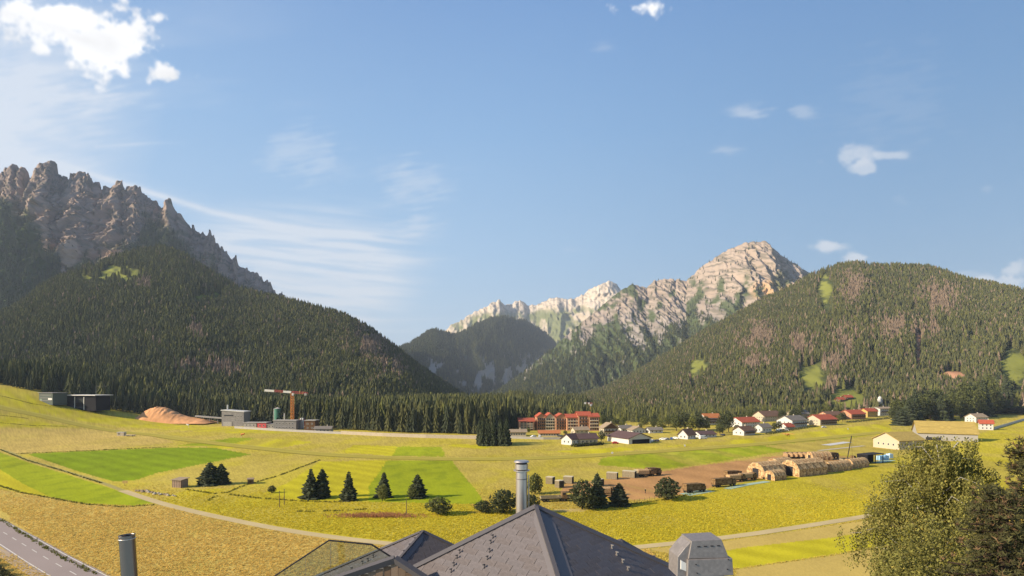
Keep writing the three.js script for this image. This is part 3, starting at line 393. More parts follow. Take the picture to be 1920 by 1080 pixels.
treeAt('spruce_tree', 'spruce', 3, 394, 909, 44, 40, 'broad dark spruce beside the small hut, left of its twin'); treeAt('spruce_tree', 'spruce', 1, 415, 908, 40, 36, 'dark spruce crowding the right side of its twin near the small hut');
treeAt('shrub', 'bush', 0, 510, 924, 15, 16, 'small dark shrub alone on the mown yellow plot', 'shrub');
treeAt('spruce_tree', 'spruce', 0, 583, 935, 58, 40, 'tall spruce, left half of the big double tree in the row'); treeAt('spruce_tree', 'spruce', 1, 604, 933, 56, 38, 'tall spruce, right half of the big double tree in the row');
treeAt('spruce_tree', 'spruce', 2, 654, 938, 56, 38, 'slender single spruce standing right of the double tree');
treeAt('spruce_tree', 'spruce', 0, 720, 932, 48, 36, 'spruce with a small pale round tree in front of it'); treeAt('round_tree', 'bush', 2, 717, 939, 33, 24, 'small pale round leafy tree in front of a spruce');
treeAt('spruce_tree', 'spruce', 1, 783, 933, 45, 38, 'last spruce of the row, with a grey bush at its foot'); treeAt('shrub', 'bush', 1, 777, 934, 27, 32, 'greyish bush at the foot of the last spruce in the row', 'shrub');
treeAt('shrub', 'bush', 1, 822, 965, 34, 52, 'round green shrub left of the chimney and roofs', 'shrub');
treeAt('shrub', 'bush', 0, 905, 961, 24, 40, 'low dark bush at the left end of the thicket', 'shrub'); treeAt('shrub', 'bush', 0, 944, 962, 46, 60, 'large dark bush just left of the steel chimney', 'shrub'); treeAt('shrub', 'bush', 0, 995, 963, 38, 42, 'dark bush partly behind the steel chimney', 'shrub');
treeAt('leafy_tree', 'bush', 1, 1003, 926, 40, 32, 'green leafy tree just right of the steel chimney'); treeAt('leafy_tree', 'bush', 0, 1092, 955, 58, 58, 'broad dark leafy tree right of the roof ridge', 'tree'); treeAt('spruce_tree', 'spruce', 1, 1120, 951, 66, 42, 'taller spruce rising behind the broad dark tree'); 
treeAt('spruce_tree', 'spruce', 3, 1161, 948, 44, 36, 'small spruce between the broad tree and the dirt yard'); treeAt('leafy_tree', 'bush', 0, 1252, 937, 44, 56, 'dense rounded dark tree beside the army trucks');
const CLUMP = [], GROVE = [], SLOPE = [], VILLAGE = [];
{ const r = rng(777); // clump of tall spruces by the airstrip
  const all = []; for (let i = 0; i < 15; i++) { const px = 900 + (i % 5) * 11.5 + r() * 6, row = (i / 5) | 0, py = 836 - row * 2.2, e = treeAt('clump_spruce', 'spruce', i % 3, px, py, 50 - r() * 10, 17 + r() * 4, 'tall spruce in the dense clump beside the airstrip', 'tree', 'spruces of the clump by the airstrip'); e.scale.x *= 0.95; all.push([px, e]); } CLUMP.push(...all); }
const ORD = ['first', 'second', 'third', 'fourth', 'fifth', 'sixth', 'seventh', 'eighth', 'ninth', 'tenth', 'eleventh', 'twelfth', 'thirteenth', 'fourteenth', 'fifteenth', 'sixteenth', 'seventeenth', 'eighteenth', 'nineteenth', 'twentieth'];
const ordinal = (n) => n < 20 ? ORD[n] : n + 1 + (n % 10 === 0 && n !== 10 ? 'st' : n % 10 === 1 && n !== 11 ? 'nd' : n % 10 === 2 && n !== 12 ? 'rd' : 'th');
const marks = [[60, 'left of the green-grey shed'], [230, 'between the black building and the sawdust heap'], [300, 'behind the high part of the sawdust heap'], [385, 'behind the low tail of the sawdust heap'], [465, 'behind the grey mill'], [530, 'behind the red shed and green silo'], [600, 'behind the tower crane and brown works'], [680, 'right of the yellowish house'], [745, 'behind the left part of the retaining wall'], [820, 'behind the middle of the retaining wall'], [892, 'behind the right part of the retaining wall'], [972, 'behind the spruce clump'], [1030, 'behind the left half of the red hotel'], [1100, 'behind the right half of the red hotel']], markCount = {};
const edgeLabel = (q) => { const m = marks.find(([x]) => q < x)[1], k = markCount[m] ?? 0; markCount[m] = k + 1; return ordinal(k) + ' front-row spruce from the left ' + m; };
function rankLabels(list, text) { list.sort((p, q) => p[0] - q[0]).forEach(([, o], i) => { o.userData.label = text(ordinal(i), i); }); }
{ const r = rng(4321); let n = 0; // spruces at the edge of the wood
  for (let px = -14; px < 1075; px += 7.4) { const q = px + (r() - 0.5) * 6; if ((q > 60 && q < 195) ) continue; const e = G(q, poly1(EDGE, q)), Z = -e.z + 3 + r() * 9, x = (q - CX) / F * Z, h = (q > 960 ? 15 : q < 200 ? 17 : 21) * (0.75 + 0.5 * r());
    tree('edge_spruce', 'edge', n++ % 12, V(x, ground(x, Z), -Z), h, h * (0.9 + 0.3 * r()), r() * 6, edgeLabel(q), 'tree', 'spruces along the edge of the wood'); } }
{ const r = rng(99); // trees among the village houses
  const spots = [[1268, 808, 32, 26, 1], [1284, 808, 36, 30, 0], [1298, 809, 30, 26, 2], [1309, 806, 34, 24, 0], [1312, 808, 30, 22, 0], [1355, 812, 36, 26, 0], [1350, 815, 22, 20, 1], [1366, 810, 40, 22, 0], [1080, 800, 16, 16, 0], [1070, 801, 16, 16, 1], [1128, 828, 22, 15, 0], [1460, 805, 16, 14, 0], [1452, 808, 16, 12, 0], [1414, 812, 12, 12, 1], [1510, 797, 16, 14, 0], [1580, 790, 18, 16, 0], [1484, 772, 22, 18, 1], [1500, 772, 20, 18, 1], [1465, 790, 22, 16, 0], [1572, 792, 14, 12, 2], [1596, 786, 14, 14, 0], [1240, 806, 20, 22, 2], [1225, 802, 18, 20, 1], [1205, 796, 20, 18, 0], [1254, 800, 22, 20, 1], [985, 806, 16, 14, 0], [1200, 806, 14, 14, 2], [1325, 806, 16, 16, 1], [1382, 808, 12, 14, 0], [1525, 784, 16, 14, 1], [1640, 780, 16, 14, 0], [1160, 800, 16, 16, 1], [1140, 798, 16, 14, 0], [1060, 815, 9, 9, 1], [990, 812, 10, 10, 2]];
  for (let i = 0; i < 34; i++) { const px = 1125 + r() * 540, py = poly1([[1125, 806], [1250, 802], [1340, 797], [1450, 790], [1560, 780], [1665, 772]], px) - r() * 6; spots.push([px, py, 14 + r() * 12, 13 + r() * 9, (r() * 3) | 0]); }
  spots.forEach(([px, py, h, w, k]) => VILLAGE.push([px, treeAt('village_tree', 'leaf', k, px, py, h, w, 'leafy tree standing among the village houses', 'tree', 'leafy trees among the village houses')]));
  for (let i = 0; i < 38; i++) { const px = 1672 + r() * 165, py = lerp(800, 782, (px - 1672) / 165) - r() * 9; GROVE.push([px, treeAt('grove_tree', r() < 0.55 ? 'leaf' : 'spruce', r() < 0.35 ? 0 : 1, px, py, (px < 1700 ? 30 : 42) + r() * 18, 24 + r() * 12, 'dark tree of the grove between village and yellow-roofed barn', 'tree', 'trees of the grove above the yellow barn')]); }
  for (let i = 0; i < 32; i++) { const px = 1805 + r() * 120, py = 788 - (px - 1805) * 0.16 - r() * 8; SLOPE.push([px, treeAt('slope_tree', r() < 0.6 ? 'leaf' : 'spruce', 1, px, py, 42 + r() * 36, 28 + r() * 14, 'sunlit green tree crowding the slope above the white fence', 'tree', 'trees on the slope above the fence')]); }
}
rankLabels(CLUMP, (n) => n + ' tall spruce from the left in the dense clump by the airstrip'); rankLabels(GROVE, (n) => n + ' tree from the left in the dark grove above the yellow-roofed barns'); rankLabels(SLOPE, (n) => n + ' tree from the left on the wooded slope above the white fence');
// birch: white trunk and limbs, leaves hanging in strings
{ const r = rng(31), p0 = V((1768 - CX) / F * 27, 0, -27); p0.y = ground(p0.x, 27) - 0.1; const t = thing('birch_tree', 'tall weeping birch with white limbs in the bottom right', 'tree', [p0.x, p0.y, p0.z]);
  const top = EY - (818 - CY) / F * 27 - p0.y, limbs = [], P = [], C = [], tips = [];
  const axis = (y) => V(-0.35 * Math.sin(y / top * 2.4), y, 0.2 * Math.sin(y * 0.6));
  for (let k = 0; k < 8; k++) limbs.push(bar(axis(top * 0.9 * k / 8), axis(top * 0.9 * (k + 1) / 8), 0.15 * (1 - k / 9), 7));
  for (let k = 0; k < 84; k++) { const y = top * (0.22 + 0.74 * (k / 84)), a = k * 2.4 + r(), L = (1 - (y / top - 0.22) * 0.55) * (2.1 + 1.9 * r()) * (y > top * 0.82 ? 0.6 : 1), a0 = axis(y * 0.97), b0 = V(a0.x + Math.cos(a) * L * 0.6, y + L * 0.42, a0.z + Math.sin(a) * L * 0.6), c0 = V(a0.x + Math.cos(a) * L, y + L * 0.36, a0.z + Math.sin(a) * L); if (c0.y > top - 0.2) { const d = c0.y - top + 0.2; c0.y -= d; b0.y -= d; } limbs.push(bar(a0, b0, 0.022, 5), bar(b0, c0, 0.01, 4)); for (let s = 0; s < 24; s++) tips.push(V().lerpVectors(s < 4 ? a0 : b0, s < 4 ? b0 : c0, 0.25 + 0.85 * r()).add(V((r() - 0.5) * 0.7, (r() - 0.5) * 0.3, (r() - 0.5) * 0.7))); }
  for (const q of tips) { const len = 0.6 + 1.3 * r(), sway = V((r() - 0.5) * 0.3, 0, (r() - 0.5) * 0.3); for (let s = 0; s < 40; s++) { const u = s / 40, o = V(q.x + sway.x * u + (r() - 0.5) * 0.22, q.y - u * len + 0.12 * (1 - u), q.z + sway.z * u + (r() - 0.5) * 0.22), a = r() * 6.28, k = 0.035 + 0.025 * r(), e = V(Math.cos(a) * 0.5, -0.86, Math.sin(a) * 0.5).multiplyScalar(k), f = V(-Math.sin(a), 0.2 * (r() - 0.5), Math.cos(a)).multiplyScalar(k * 0.75), g = 0.6 + 0.75 * r(); P.push(V().copy(o).sub(e), V().copy(o).add(f), V().copy(o).add(e), V().copy(o).sub(e), V().copy(o).add(e), V().copy(o).sub(f)); const w = r() < 0.06 ? [0.36, 0.29, 0.07] : [0.225, 0.205, 0.05]; for (let z = 0; z < 6; z++) C.push(w[0] * g, w[1] * g, w[2] * g); } }
  part(t, 'trunk', limbs, M.birch); const g = tris(P); g.setAttribute('color', new THREE.Float32BufferAttribute(C, 3)); part(t, 'crown', g, LEAF); }
// pines at the right edge: needle tufts on layered boughs
function pine(label, px, Z, topPy, spread, seed, n, low) { const r = rng(seed), x = (px - CX) / F * Z, y0 = ground(x, Z) - 0.1, H = EY - (topPy - CY) / F * Z - y0, t = thing('pine_tree', label, 'tree', [x, y0, -Z]), wood = [bar(V(0, 0, 0), V(0, H * 0.95, 0), 0.16, 7)], P = [], C = [];
  for (let k = 0; k < n; k++) { const u = k / n, y = H * lerp(low, 0.97, u), a = k * 2.399 + r(), L = spread * (1 - 0.72 * Math.pow(u, 1.6)) * (0.55 + 0.6 * r()), e = V(Math.cos(a) * L, y + L * (0.15 - 0.25 * r()), Math.sin(a) * L); wood.push(bar(V(0, y, 0), e, 0.03, 4));
    for (let s = 0; s < 26; s++) { const c = V().lerpVectors(V(0, y, 0), e, 0.3 + 0.75 * r()).add(V((r() - 0.5) * 0.6, (r() - 0.3) * 0.36, (r() - 0.5) * 0.6)), g = 0.55 + 0.8 * r(), col = r() < 0.12 ? [0.2, 0.12, 0.06] : [0.105, 0.098, 0.036]; for (let q = 0; q < 7; q++) { const d = V(r() - 0.5, r() * 0.8 - 0.15, r() - 0.5).normalize().multiplyScalar(0.13 + 0.09 * r()), f = V(r() - 0.5, r() - 0.5, r() - 0.5).cross(d).normalize().multiplyScalar(0.022); P.push(V().copy(c).add(f), V().copy(c).add(d), V().copy(c).sub(f)); for (let z = 0; z < 3; z++) C.push(col[0] * g, col[1] * g, col[2] * g); } } }
  part(t, 'trunk', wood, M.trunk); const g = tris(P); g.setAttribute('color', new THREE.Float32BufferAttribute(C, 3)); part(t, 'crown', g, LEAF); }
{ const Z = 23, x = (1672 - CX) / F * Z, y = ground(x, Z); const t = thing('leafy_bush', 'tall leafy bush left of the birch foot', 'shrub', [x, y - 0.1, -Z]); const H = EY - (945 - CY) / F * Z - y; part(t, 'stem', [bar(V(0, 0, 0), V(0.1, H * 0.7, 0), 0.07), bar(V(0, 0.4, 0), V(0.9, H * 0.6, 0.2), 0.05)], M.trunk); part(t, 'crown', leafCrown(44, [[0.4, H * 0.55, 0, 1.3, H * 0.44, 1.2], [1.5, H * 0.62, 0, 1.3, H * 0.4, 1.2], [2.6, H * 0.55, 0.3, 1.2, H * 0.45, 1.2], [-0.2, H * 0.4, 0.1, 0.9, H * 0.36, 0.9]], 20000, 0.055, [0.2, 0.185, 0.046]), LEAF); }
pine('dark pine cut off by the right edge, taller of the two', 1935, 24, 812, 2.3, 5, 150, 0.2);
pine('brownish bushy pine below and right of the birch', 1880, 20, 905, 2.5, 6, 170, 0.12);

// ---------- grass tufts in the tall meadows ----------
{ const r = rng(611), P = []; for (let b = 0; b < 7; b++) { const a = r() * 6.28, o = V((r() - 0.5) * 0.5, 0, (r() - 0.5) * 0.5), h = 0.5 + 0.5 * r(), w = 0.1; P.push(V(o.x - Math.sin(a) * w, 0, o.z + Math.cos(a) * w), V(o.x + Math.sin(a) * w, 0, o.z - Math.cos(a) * w), V(o.x + Math.cos(a) * 0.25, h, o.z + Math.sin(a) * 0.25)); }
  const tuft = tris(P), list = [], ditch = [[[-40, 836], [0, 843], [50, 863], [110, 881], [190, 906]], [[-20, 905], [40, 924], [95, 934], [160, 946], [230, 951], [290, 947]], [[350, 918], [400, 926], [425, 924], [460, 910], [520, 893], [600, 863]], [[388, 940], [400, 933], [408, 930]], [[425, 927], [480, 934], [560, 940], [640, 942]], [[30, 851], [170, 845], [320, 838]], [[0, 793], [60, 798], [125, 800]], [[0, 779], [30, 782], [55, 785]], [[1100, 953], [1180, 946], [1250, 937], [1300, 926]], [[560, 960], [640, 958], [690, 955]], [[0, 742], [60, 757], [120, 766], [190, 777], [260, 787]], [[0, 974], [50, 1006], [110, 1042], [180, 1078]]];
  for (let i = 0; i < 230000; i++) { const Z = Math.sqrt(lerp(118 * 118, 262 * 262, r())), px = lerp(-40, 1960, r()), x = (px - CX) / F * Z, h = ground(x, Z), py = CY - F * (h - EY) / Z; if (py > 1095) continue; const [kind, , mode] = fieldAt(px, py); if (mode !== 0 || !['tan', 'meadow', 'olive'].includes(kind)) continue; if (r() < sstep(150, 262, Z) * 1.05) continue; if (lineDist(TRACK, px, py) < 620 / Z + 1.5 || lineDist(ROAD, px, py) < 14 + (px < 20 ? 20 : 12)) continue; list.push([x, h, -Z, 0.16 + 0.24 * r(), kind]); }
  for (const line of ditch) for (let s = 1; s < line.length; s++) { const a = G(...line[s - 1]), b = G(...line[s]), n = Math.ceil(a.distanceTo(b) * 2.6); for (let i = 0; i < n; i++) { const u = r(), x = lerp(a.x, b.x, u) + (r() - 0.5) * 0.9, z = lerp(a.z, b.z, u) + (r() - 0.5) * 0.9; list.push([x, ground(x, -z), z, 0.4 + 0.4 * r(), 'ditch']); } }
  const im = new THREE.InstancedMesh(tuft, leafy({ transmission: 0.45, thickness: 0 }), list.length), m = new THREE.Matrix4(), q = new THREE.Quaternion(), up = V(0, 1, 0), c = new THREE.Color(); im.name = 'meadow_grass'; im.castShadow = im.receiveShadow = true;
  list.forEach(([x, y, z, s, kind], i) => { q.setFromAxisAngle(up, r() * 6.28); m.compose(V(x, y, z), q, V(s * (kind === 'ditch' ? 1.5 : 2.6), s, s * (kind === 'ditch' ? 1.5 : 2.6))); im.setMatrixAt(i, m); const f = kind === 'ditch' ? [0.11, 0.11, 0.02] : FIELDS[kind], k = (kind === 'ditch' ? 0.8 : 1.15) + 0.75 * r(); im.setColorAt(i, c.setRGB(f[0] * k, f[1] * k, f[2] * k)); });
  scene.add(im); tag(im, 'tall unmown grass standing in the near meadows and ditches', 'grass', undefined, 'stuff'); }
// hedge beside the road
{ const o = thing('hedge', 'dark unclipped hedge beside the road in the bottom left corner', 'hedge'); const lobes = []; for (let i = 0; i < 13; i++) { const px = -70 + i * 12, py = 1012 + i * 9.4, p = G(px, py + 24); lobes.push([p.x, p.y + 0.9, p.z, 2.1, 1.5, 2.1]); } part(o, 'foliage', leafCrown(9, lobes, 9000, 0.2, [0.06, 0.06, 0.022]), LEAF); part(o, 'stems', lobes.map(([x, y, z]) => bar(V(x, y - 1, z), V(x + 0.1, y + 0.5, z), 0.06)), M.trunk); }

// ---------- the near house: hipped slate roofs seen from above ----------
{ const A = at(1005, 952, 16), h = thing('slate_house', 'near house with dark slate hip roofs at the bottom of the picture', 'house', [0, 0, 0]);
  const hip = (apex, L, N, R, B, tag2) => {
    const C = [L, N, R, B].map((d) => V().copy(apex).add(d));
    const under = (a, b, c) => tris([a, b, c].map((v) => V(v.x, v.y - 0.09, v.z)));
    part(h, 'roof', [under(apex, C[0], C[1]), under(apex, C[1], C[2]), under(apex, C[2], C[3]), under(apex, C[3], C[0])], M.ridge);
    return C;
  };
  const faces = []; // [apex, left eave, right eave]
  const A2 = at(793, 998, 20), A3 = at(1163, 1015, 19);
  const main = hip(A, V(-8, -4.0, 0), V(1.36, -3.76, 8), V(8, -3.56, 0), V(0, -4, -6));
  const side = hip(A2, V(-5, -2.12, 0), V(-2.35, -2.35, 5), V(3.4, -1.6, 0), V(0, -2, -4));
  const right = hip(A3, V(-2.2, -0.8, 0.2), V(1.2, -1.7, 3), V(4.6, -2.6, 0), V(0.5, -1.8, -3));
  faces.push([A, main[0], main[1], 0.52, 0.17], [A, main[1], main[2], 0.52, 0.17], [A2, side[0], side[1], 0.52, 0.2], [A2, side[1], side[2], 0.52, 0.2], [A3, right[0], right[1], 0.5, 0.2], [A3, right[1], right[2], 0.5, 0.2]);
  const r = rng(17); let count = 0; const rest = [], geos = new Map();
  for (const [a, l, n, sw, sh] of faces) {
    const nor = V().crossVectors(V().subVectors(l, a), V().subVectors(n, a)).normalize(); if (nor.y < 0) nor.negate();
    const along = V(nor.z, 0, -nor.x).normalize(); if (along.dot(V().subVectors(n, l)) < 0) along.negate(); const down = V().crossVectors(along, nor); if (down.y > 0) down.negate();
    const u = (p) => V().subVectors(p, a).dot(along), v = (p) => V().subVectors(p, a).dot(down), lu = u(l), lv = v(l), ru = u(n), rv = v(n), depth = Math.max(lv, rv);
    const key = sw + '_' + sh; if (!geos.has(key)) geos.set(key, [0, 1, 2].map((k) => new THREE.BoxGeometry(sw - 0.012, 0.016, sh * 1.45).rotateX(0.06)));
    const basis = new THREE.Matrix4().makeBasis(along, nor, down);
    for (let row = 0; row * sh < depth; row++) {
      const vv = (row + 0.5) * sh, x0 = lu * vv / lv, x1 = ru * vv / rv, off = (row % 2) * sw / 2;
      const lo = Math.min(x0, x1), hi = Math.max(x0, x1);
      for (let x = Math.floor(lo / sw) * sw + off; x < hi + sw; x += sw) {
        const a0 = Math.max(x - sw / 2, lo), a1 = Math.min(x + sw / 2, hi); if (a1 - a0 < 0.06) continue;
        const cx = (a0 + a1) / 2, lim = (q) => (vv > lv + 0.1 && q < 0) || (vv > rv + 0.1 && q > 0); if (lim(cx)) continue;
        const p = V().copy(a).addScaledVector(along, cx).addScaledVector(down, vv).addScaledVector(nor, 0.0 + 0.005 * r()), [px, py] = toPx(p), k = (r() * 3) | 0;
        const seen = py < 1120 && px > 480 && px < 1340 && p.z < -3;
        if (seen && count < 290) { const m = part(h, 'slate', geos.get(key)[k], M.slate[k]); m.matrixAutoUpdate = true; m.quaternion.setFromRotationMatrix(basis); m.position.copy(p); m.scale.x = (a1 - a0) / sw; count++; }
        else { const g = geos.get(key)[k].clone(); g.scale((a1 - a0) / sw, 1, 1); g.applyMatrix4(basis); g.translate(p.x, p.y, p.z); rest.push(g); }
      }
    }
  }
  const bulk = part(h, 'slate_field', rest, M.slate[1]); bulk.userData.kind = 'stuff';
  const cap = (a, b, w, name) => { const d = V().subVectors(b, a), L = d.length(), g = box(w, 0.05, L, 0, 0, 0); g.rotateX(0); const q = new THREE.Quaternion().setFromUnitVectors(V(0, 0, 1), d.clone().normalize()); g.applyQuaternion(q); g.translate((a.x + b.x) / 2, (a.y + b.y) / 2 + 0.035, (a.z + b.z) / 2); part(h, name, g, M.ridge); };
  cap(A, main[0], 0.16, 'verge_board'); cap(A, main[2], 0.16, 'verge_board'); cap(A, main[1], 0.1, 'hip_cap'); cap(A2, side[0], 0.1, 'verge_board'); cap(A2, side[2], 0.1, 'verge_board'); cap(A2, side[1], 0.07, 'hip_cap'); cap(A3, right[0], 0.1, 'verge_board'); cap(A3, right[2], 0.12, 'verge_board'); cap(A3, right[1], 0.07, 'hip_cap');
  const flashing = (a, edge, other, w) => { const dir = V().subVectors(edge, a), n = V().crossVectors(dir, V().subVectors(other, a)).normalize(); if (n.y < 0) n.negate(); const inn = V().crossVectors(n, dir).normalize(); if (inn.dot(V().subVectors(other, a)) < 0) inn.negate(); const up = (p, k) => V().copy(p).addScaledVector(n, 0.022).addScaledVector(inn, k); const p0 = up(a, 0.02), p1 = up(edge, 0.02), p2 = up(edge, w), p3 = up(a, w).addScaledVector(dir, 0.06); part(h, 'hip_flashing', tris([p0, p1, p2, p0, p2, p3]), M.flash); };
  flashing(A, main[1], main[0], 0.16); flashing(A, main[1], main[2], 0.42); flashing(A2, side[1], side[0], 0.2); flashing(A2, side[1], side[2], 0.2);
  // snow guards in slanting rows
  const guard = [box(0.025, 0.09, 0.02, 0, 0.06, 0), box(0.025, 0.02, 0.16, 0, 0.02, -0.05), box(0.025, 0.02, 0.09, 0, 0.1, 0.02)].map(plain), gg = mergeGeometries(guard);
  const onFace = (px, py, [a, l, n]) => { const nor = V().crossVectors(V().subVectors(l, a), V().subVectors(n, a)), o = V(0, EY, 0), d = V((px - CX) / F, (CY - py) / F, -1), t = V().subVectors(a, o).dot(nor) / d.dot(nor); return o.addScaledVector(d, t); };
  const spots = [[[[924, 1010], [920, 1020], [918, 1036], [914, 1050], [908, 1066]], faces[0]], [[[862, 1038], [857, 1048], [851, 1062], [846, 1074]], faces[0]], [[[1147, 1029], [1156, 1042], [1167, 1056], [1177, 1070]], faces[1]], [[[1211, 1064], [1202, 1078]], faces[5]], [[[1226, 1048], [1237, 1058], [1248, 1070]], faces[5]], [[[700, 1046], [690, 1053], [680, 1058], [660, 1070]], faces[2]]];
  for (const [list, f] of spots) for (const [px, py] of list) { const m = part(h, 'snow_guard', gg, px > 1100 ? M.steel : M.ridge); m.position.copy(onFace(px, py, f)); m.rotation.y = px > 1100 ? 0.7 : -0.7; }
  // boarded dormer gable
  const PLANKS = [[0.34, 0.23, 0.15], [0.28, 0.18, 0.115], [0.4, 0.28, 0.19]].map(([x, y, z]) => std(x, y, z, 0.9, { map: WOODGRAIN }));
  const g0 = at(741, 1047, 15.2); const left = V(-2.2, -0.75, 0), rgt = V(1.3, -0.72, 0.3);
  for (let k = 0; k < 18; k++) { const x = -2.1 + k * 0.19, yt = x < 0 ? 0.34 * x : -0.55 * x; part(h, 'plank', box(0.178, 3.2, 0.03, g0.x + x, g0.y + yt - 1.73, g0.z + 0.01 + 0.012 * (k % 2) + x * (x > 0 ? 0.2 : 0)), PLANKS[k % 3]); }
  for (const v of [left, rgt]) { const b2 = V().copy(g0).add(v), q2 = new THREE.Quaternion().setFromUnitVectors(V(0, 0, 1), v.clone().normalize()); part(h, 'verge_board', box(0.14, 0.15, v.length()).applyQuaternion(q2).translate((g0.x + b2.x) / 2, (g0.y + b2.y) / 2 - 0.01, (g0.z + b2.z) / 2 + 0.03), M.ridge); }
  // walls down to the knoll, outside the frame
  const foot = ground(0, 14) - 1.2; part(h, 'wall', [box(8.6, 30.5 - foot, 7.2, 0.8, (30.5 + foot) / 2, -15.2, Math.PI / 4), box(5, 31 - foot, 5, -3.6, (31 + foot) / 2, -19)], M.cream);
  // glass wind screen with a dark rail
  const gz = 15.9, gp = [[500, 1090], [617, 1013], [697, 1021], [768, 1066], [768, 1120], [500, 1120]].map(([a, b]) => at(a, b, gz)), gt = thing('glass_screen', 'clear glass wind screen with dark metal rail left of the slate roof', 'glass screen');
  const shp = new THREE.Shape(gp.map((p) => new THREE.Vector2(p.x, p.y))), pane = new THREE.ExtrudeGeometry(shp, { depth: 0.012, bevelEnabled: false }).translate(0, 0, -gz); part(gt, 'pane', pane, new THREE.MeshPhysicalMaterial({ color: RGB(0.8, 0.84, 0.8), roughness: 0.03, transmission: 1, thickness: 0, ior: 1.45 }));
  for (let i = 0; i < 3; i++) part(gt, 'rail', bar(gp[i], gp[i + 1], 0.022, 6), M.dark); for (const px of [573, 620]) part(gt, 'joint', bar(at(px, px > 600 ? 1016 : 1044, gz - 0.01), at(px, 1120, gz - 0.01), 0.004), M.zinc);
  for (const [a, b] of [[500, 1090], [768, 1066]]) { const p = at(a, b, gz); part(gt, 'post', bar(p, V(p.x, ground(p.x, gz) - 0.2, p.z), 0.04, 6), M.dark); }
  // chimneys
  const cp = at(978, 963, 17.6), c1 = thing('chimney', 'round stainless steel chimney with flat rain cap behind the ridge', 'chimney', [cp.x, cp.y - 1.6, cp.z]); const hp = 98 / F * 17.6, rr = 0.165;
  part(c1, 'flue', cyl(rr, rr, hp + 1.32, 28, 0, (hp + 1.32) / 2, 0), M.steel); part(c1, 'collar', cyl(rr * 1.42, rr * 1.42, 0.025, 28, 0, hp + 1.34, 0), M.steel); part(c1, 'neck', cyl(rr * 0.9, rr * 0.9, 0.07, 28, 0, hp + 1.37, 0), M.dark); part(c1, 'cowl', cyl(rr * 1.15, rr * 1.15, 0.15, 28, 0, hp + 1.45, 0), M.steel); part(c1, 'gap', cyl(rr * 0.95, rr * 0.95, 0.06, 20, 0, hp + 1.55, 0), M.dark); part(c1, 'rain_cap', cyl(rr * 1.2, rr * 1.38, 0.04, 28, 0, hp + 1.6, 0), M.steel); part(c1, 'seam', cyl(rr * 1.03, rr * 1.03, 0.03, 28, 0, hp + 1.1, 0), M.zinc); part(c1, 'support', [0.04, -0.04].map((z) => cyl(0.018, 0.018, hp + 1.2, 6, rr + 0.04, (hp + 1.2) / 2, z)), M.steel);
  const fp = at(248, 1006, 10), c2 = thing('flue_pipe', 'dark open-topped steel flue pipe in front of the tan field', 'flue pipe', [fp.x + 0.7, ground(fp.x, 10) - 0.2, fp.z]); c2.rotation.z = 0.062; const hf = fp.y - ground(fp.x, 10) + 0.25;
  const darksteel = std(0.2, 0.165, 0.14, 0.3, { metalness: 0.9 }); part(c2, 'pipe', new THREE.LatheGeometry([[0.118, 0], [0.118, hf - 0.02], [0.124, hf], [0.112, hf], [0.108, hf - 0.02], [0.108, hf - 1.5], [0, hf - 1.5]].map(([a, b]) => new THREE.Vector2(a, b)), 32), darksteel); part(c2, 'rim', new THREE.TorusGeometry(0.121, 0.009, 8, 32).rotateX(Math.PI / 2).translate(0, hf - 0.06, 0), M.steel);
  // sheet metal vent housing on the right
  const q = at(1322, 1080, 12), c3 = thing('vent_housing', 'grey sheet metal vent housing with sloping cheeks and small slots', 'vent housing', [q.x, q.y, q.z], 0.06); const k = 12 / F, poly = (pts, z0, z1) => new THREE.ExtrudeGeometry(new THREE.Shape(pts.map(([a, b]) => new THREE.Vector2((a - 1322) * k, (1080 - b) * k))), { depth: z1 - z0, bevelEnabled: true, bevelSize: 0.008, bevelThickness: 0.008, bevelSegments: 1 }).translate(0, 0, z0);
  part(c3, 'hood', poly([[1290, 1046], [1366, 1046], [1352, 1012], [1296, 1014]], -0.55, 0.02), M.zinc); part(c3, 'band', poly([[1287, 1080], [1373, 1077], [1371, 1047], [1288, 1048]], -0.6, 0.06), M.zinc); part(c3, 'cheek', poly([[1270, 1080], [1287, 1080], [1289, 1048], [1294, 1018], [1284, 1028], [1271, 1044]], -0.55, -0.02), M.zinc); part(c3, 'window', poly([[1276, 1066], [1286, 1070], [1286, 1056], [1276, 1050]], -0.05, 0.0), M.frame);
  for (let i = 0; i < 4; i++) part(c3, 'slot', box(0.06, 0.018, 0.01, (1309 + i * 12.5 - 1322) * k, (1080 - 1024 + i * 0.4) * k, 0.032), M.dark);
  for (const [a, b] of [[1302, 1056], [1364, 1048], [1304, 1072], [1362, 1066]]) part(c3, 'bolt', cyl(0.012, 0.012, 0.02, 8).rotateX(Math.PI / 2).translate((a - 1322) * k, (1080 - b) * k, 0.075), M.dark);
  part(c3, 'shaft', box(0.8, q.y - 25.5, 0.5, 0, -(q.y - 25.5) / 2 - 0.02, -0.28), M.cream);
}

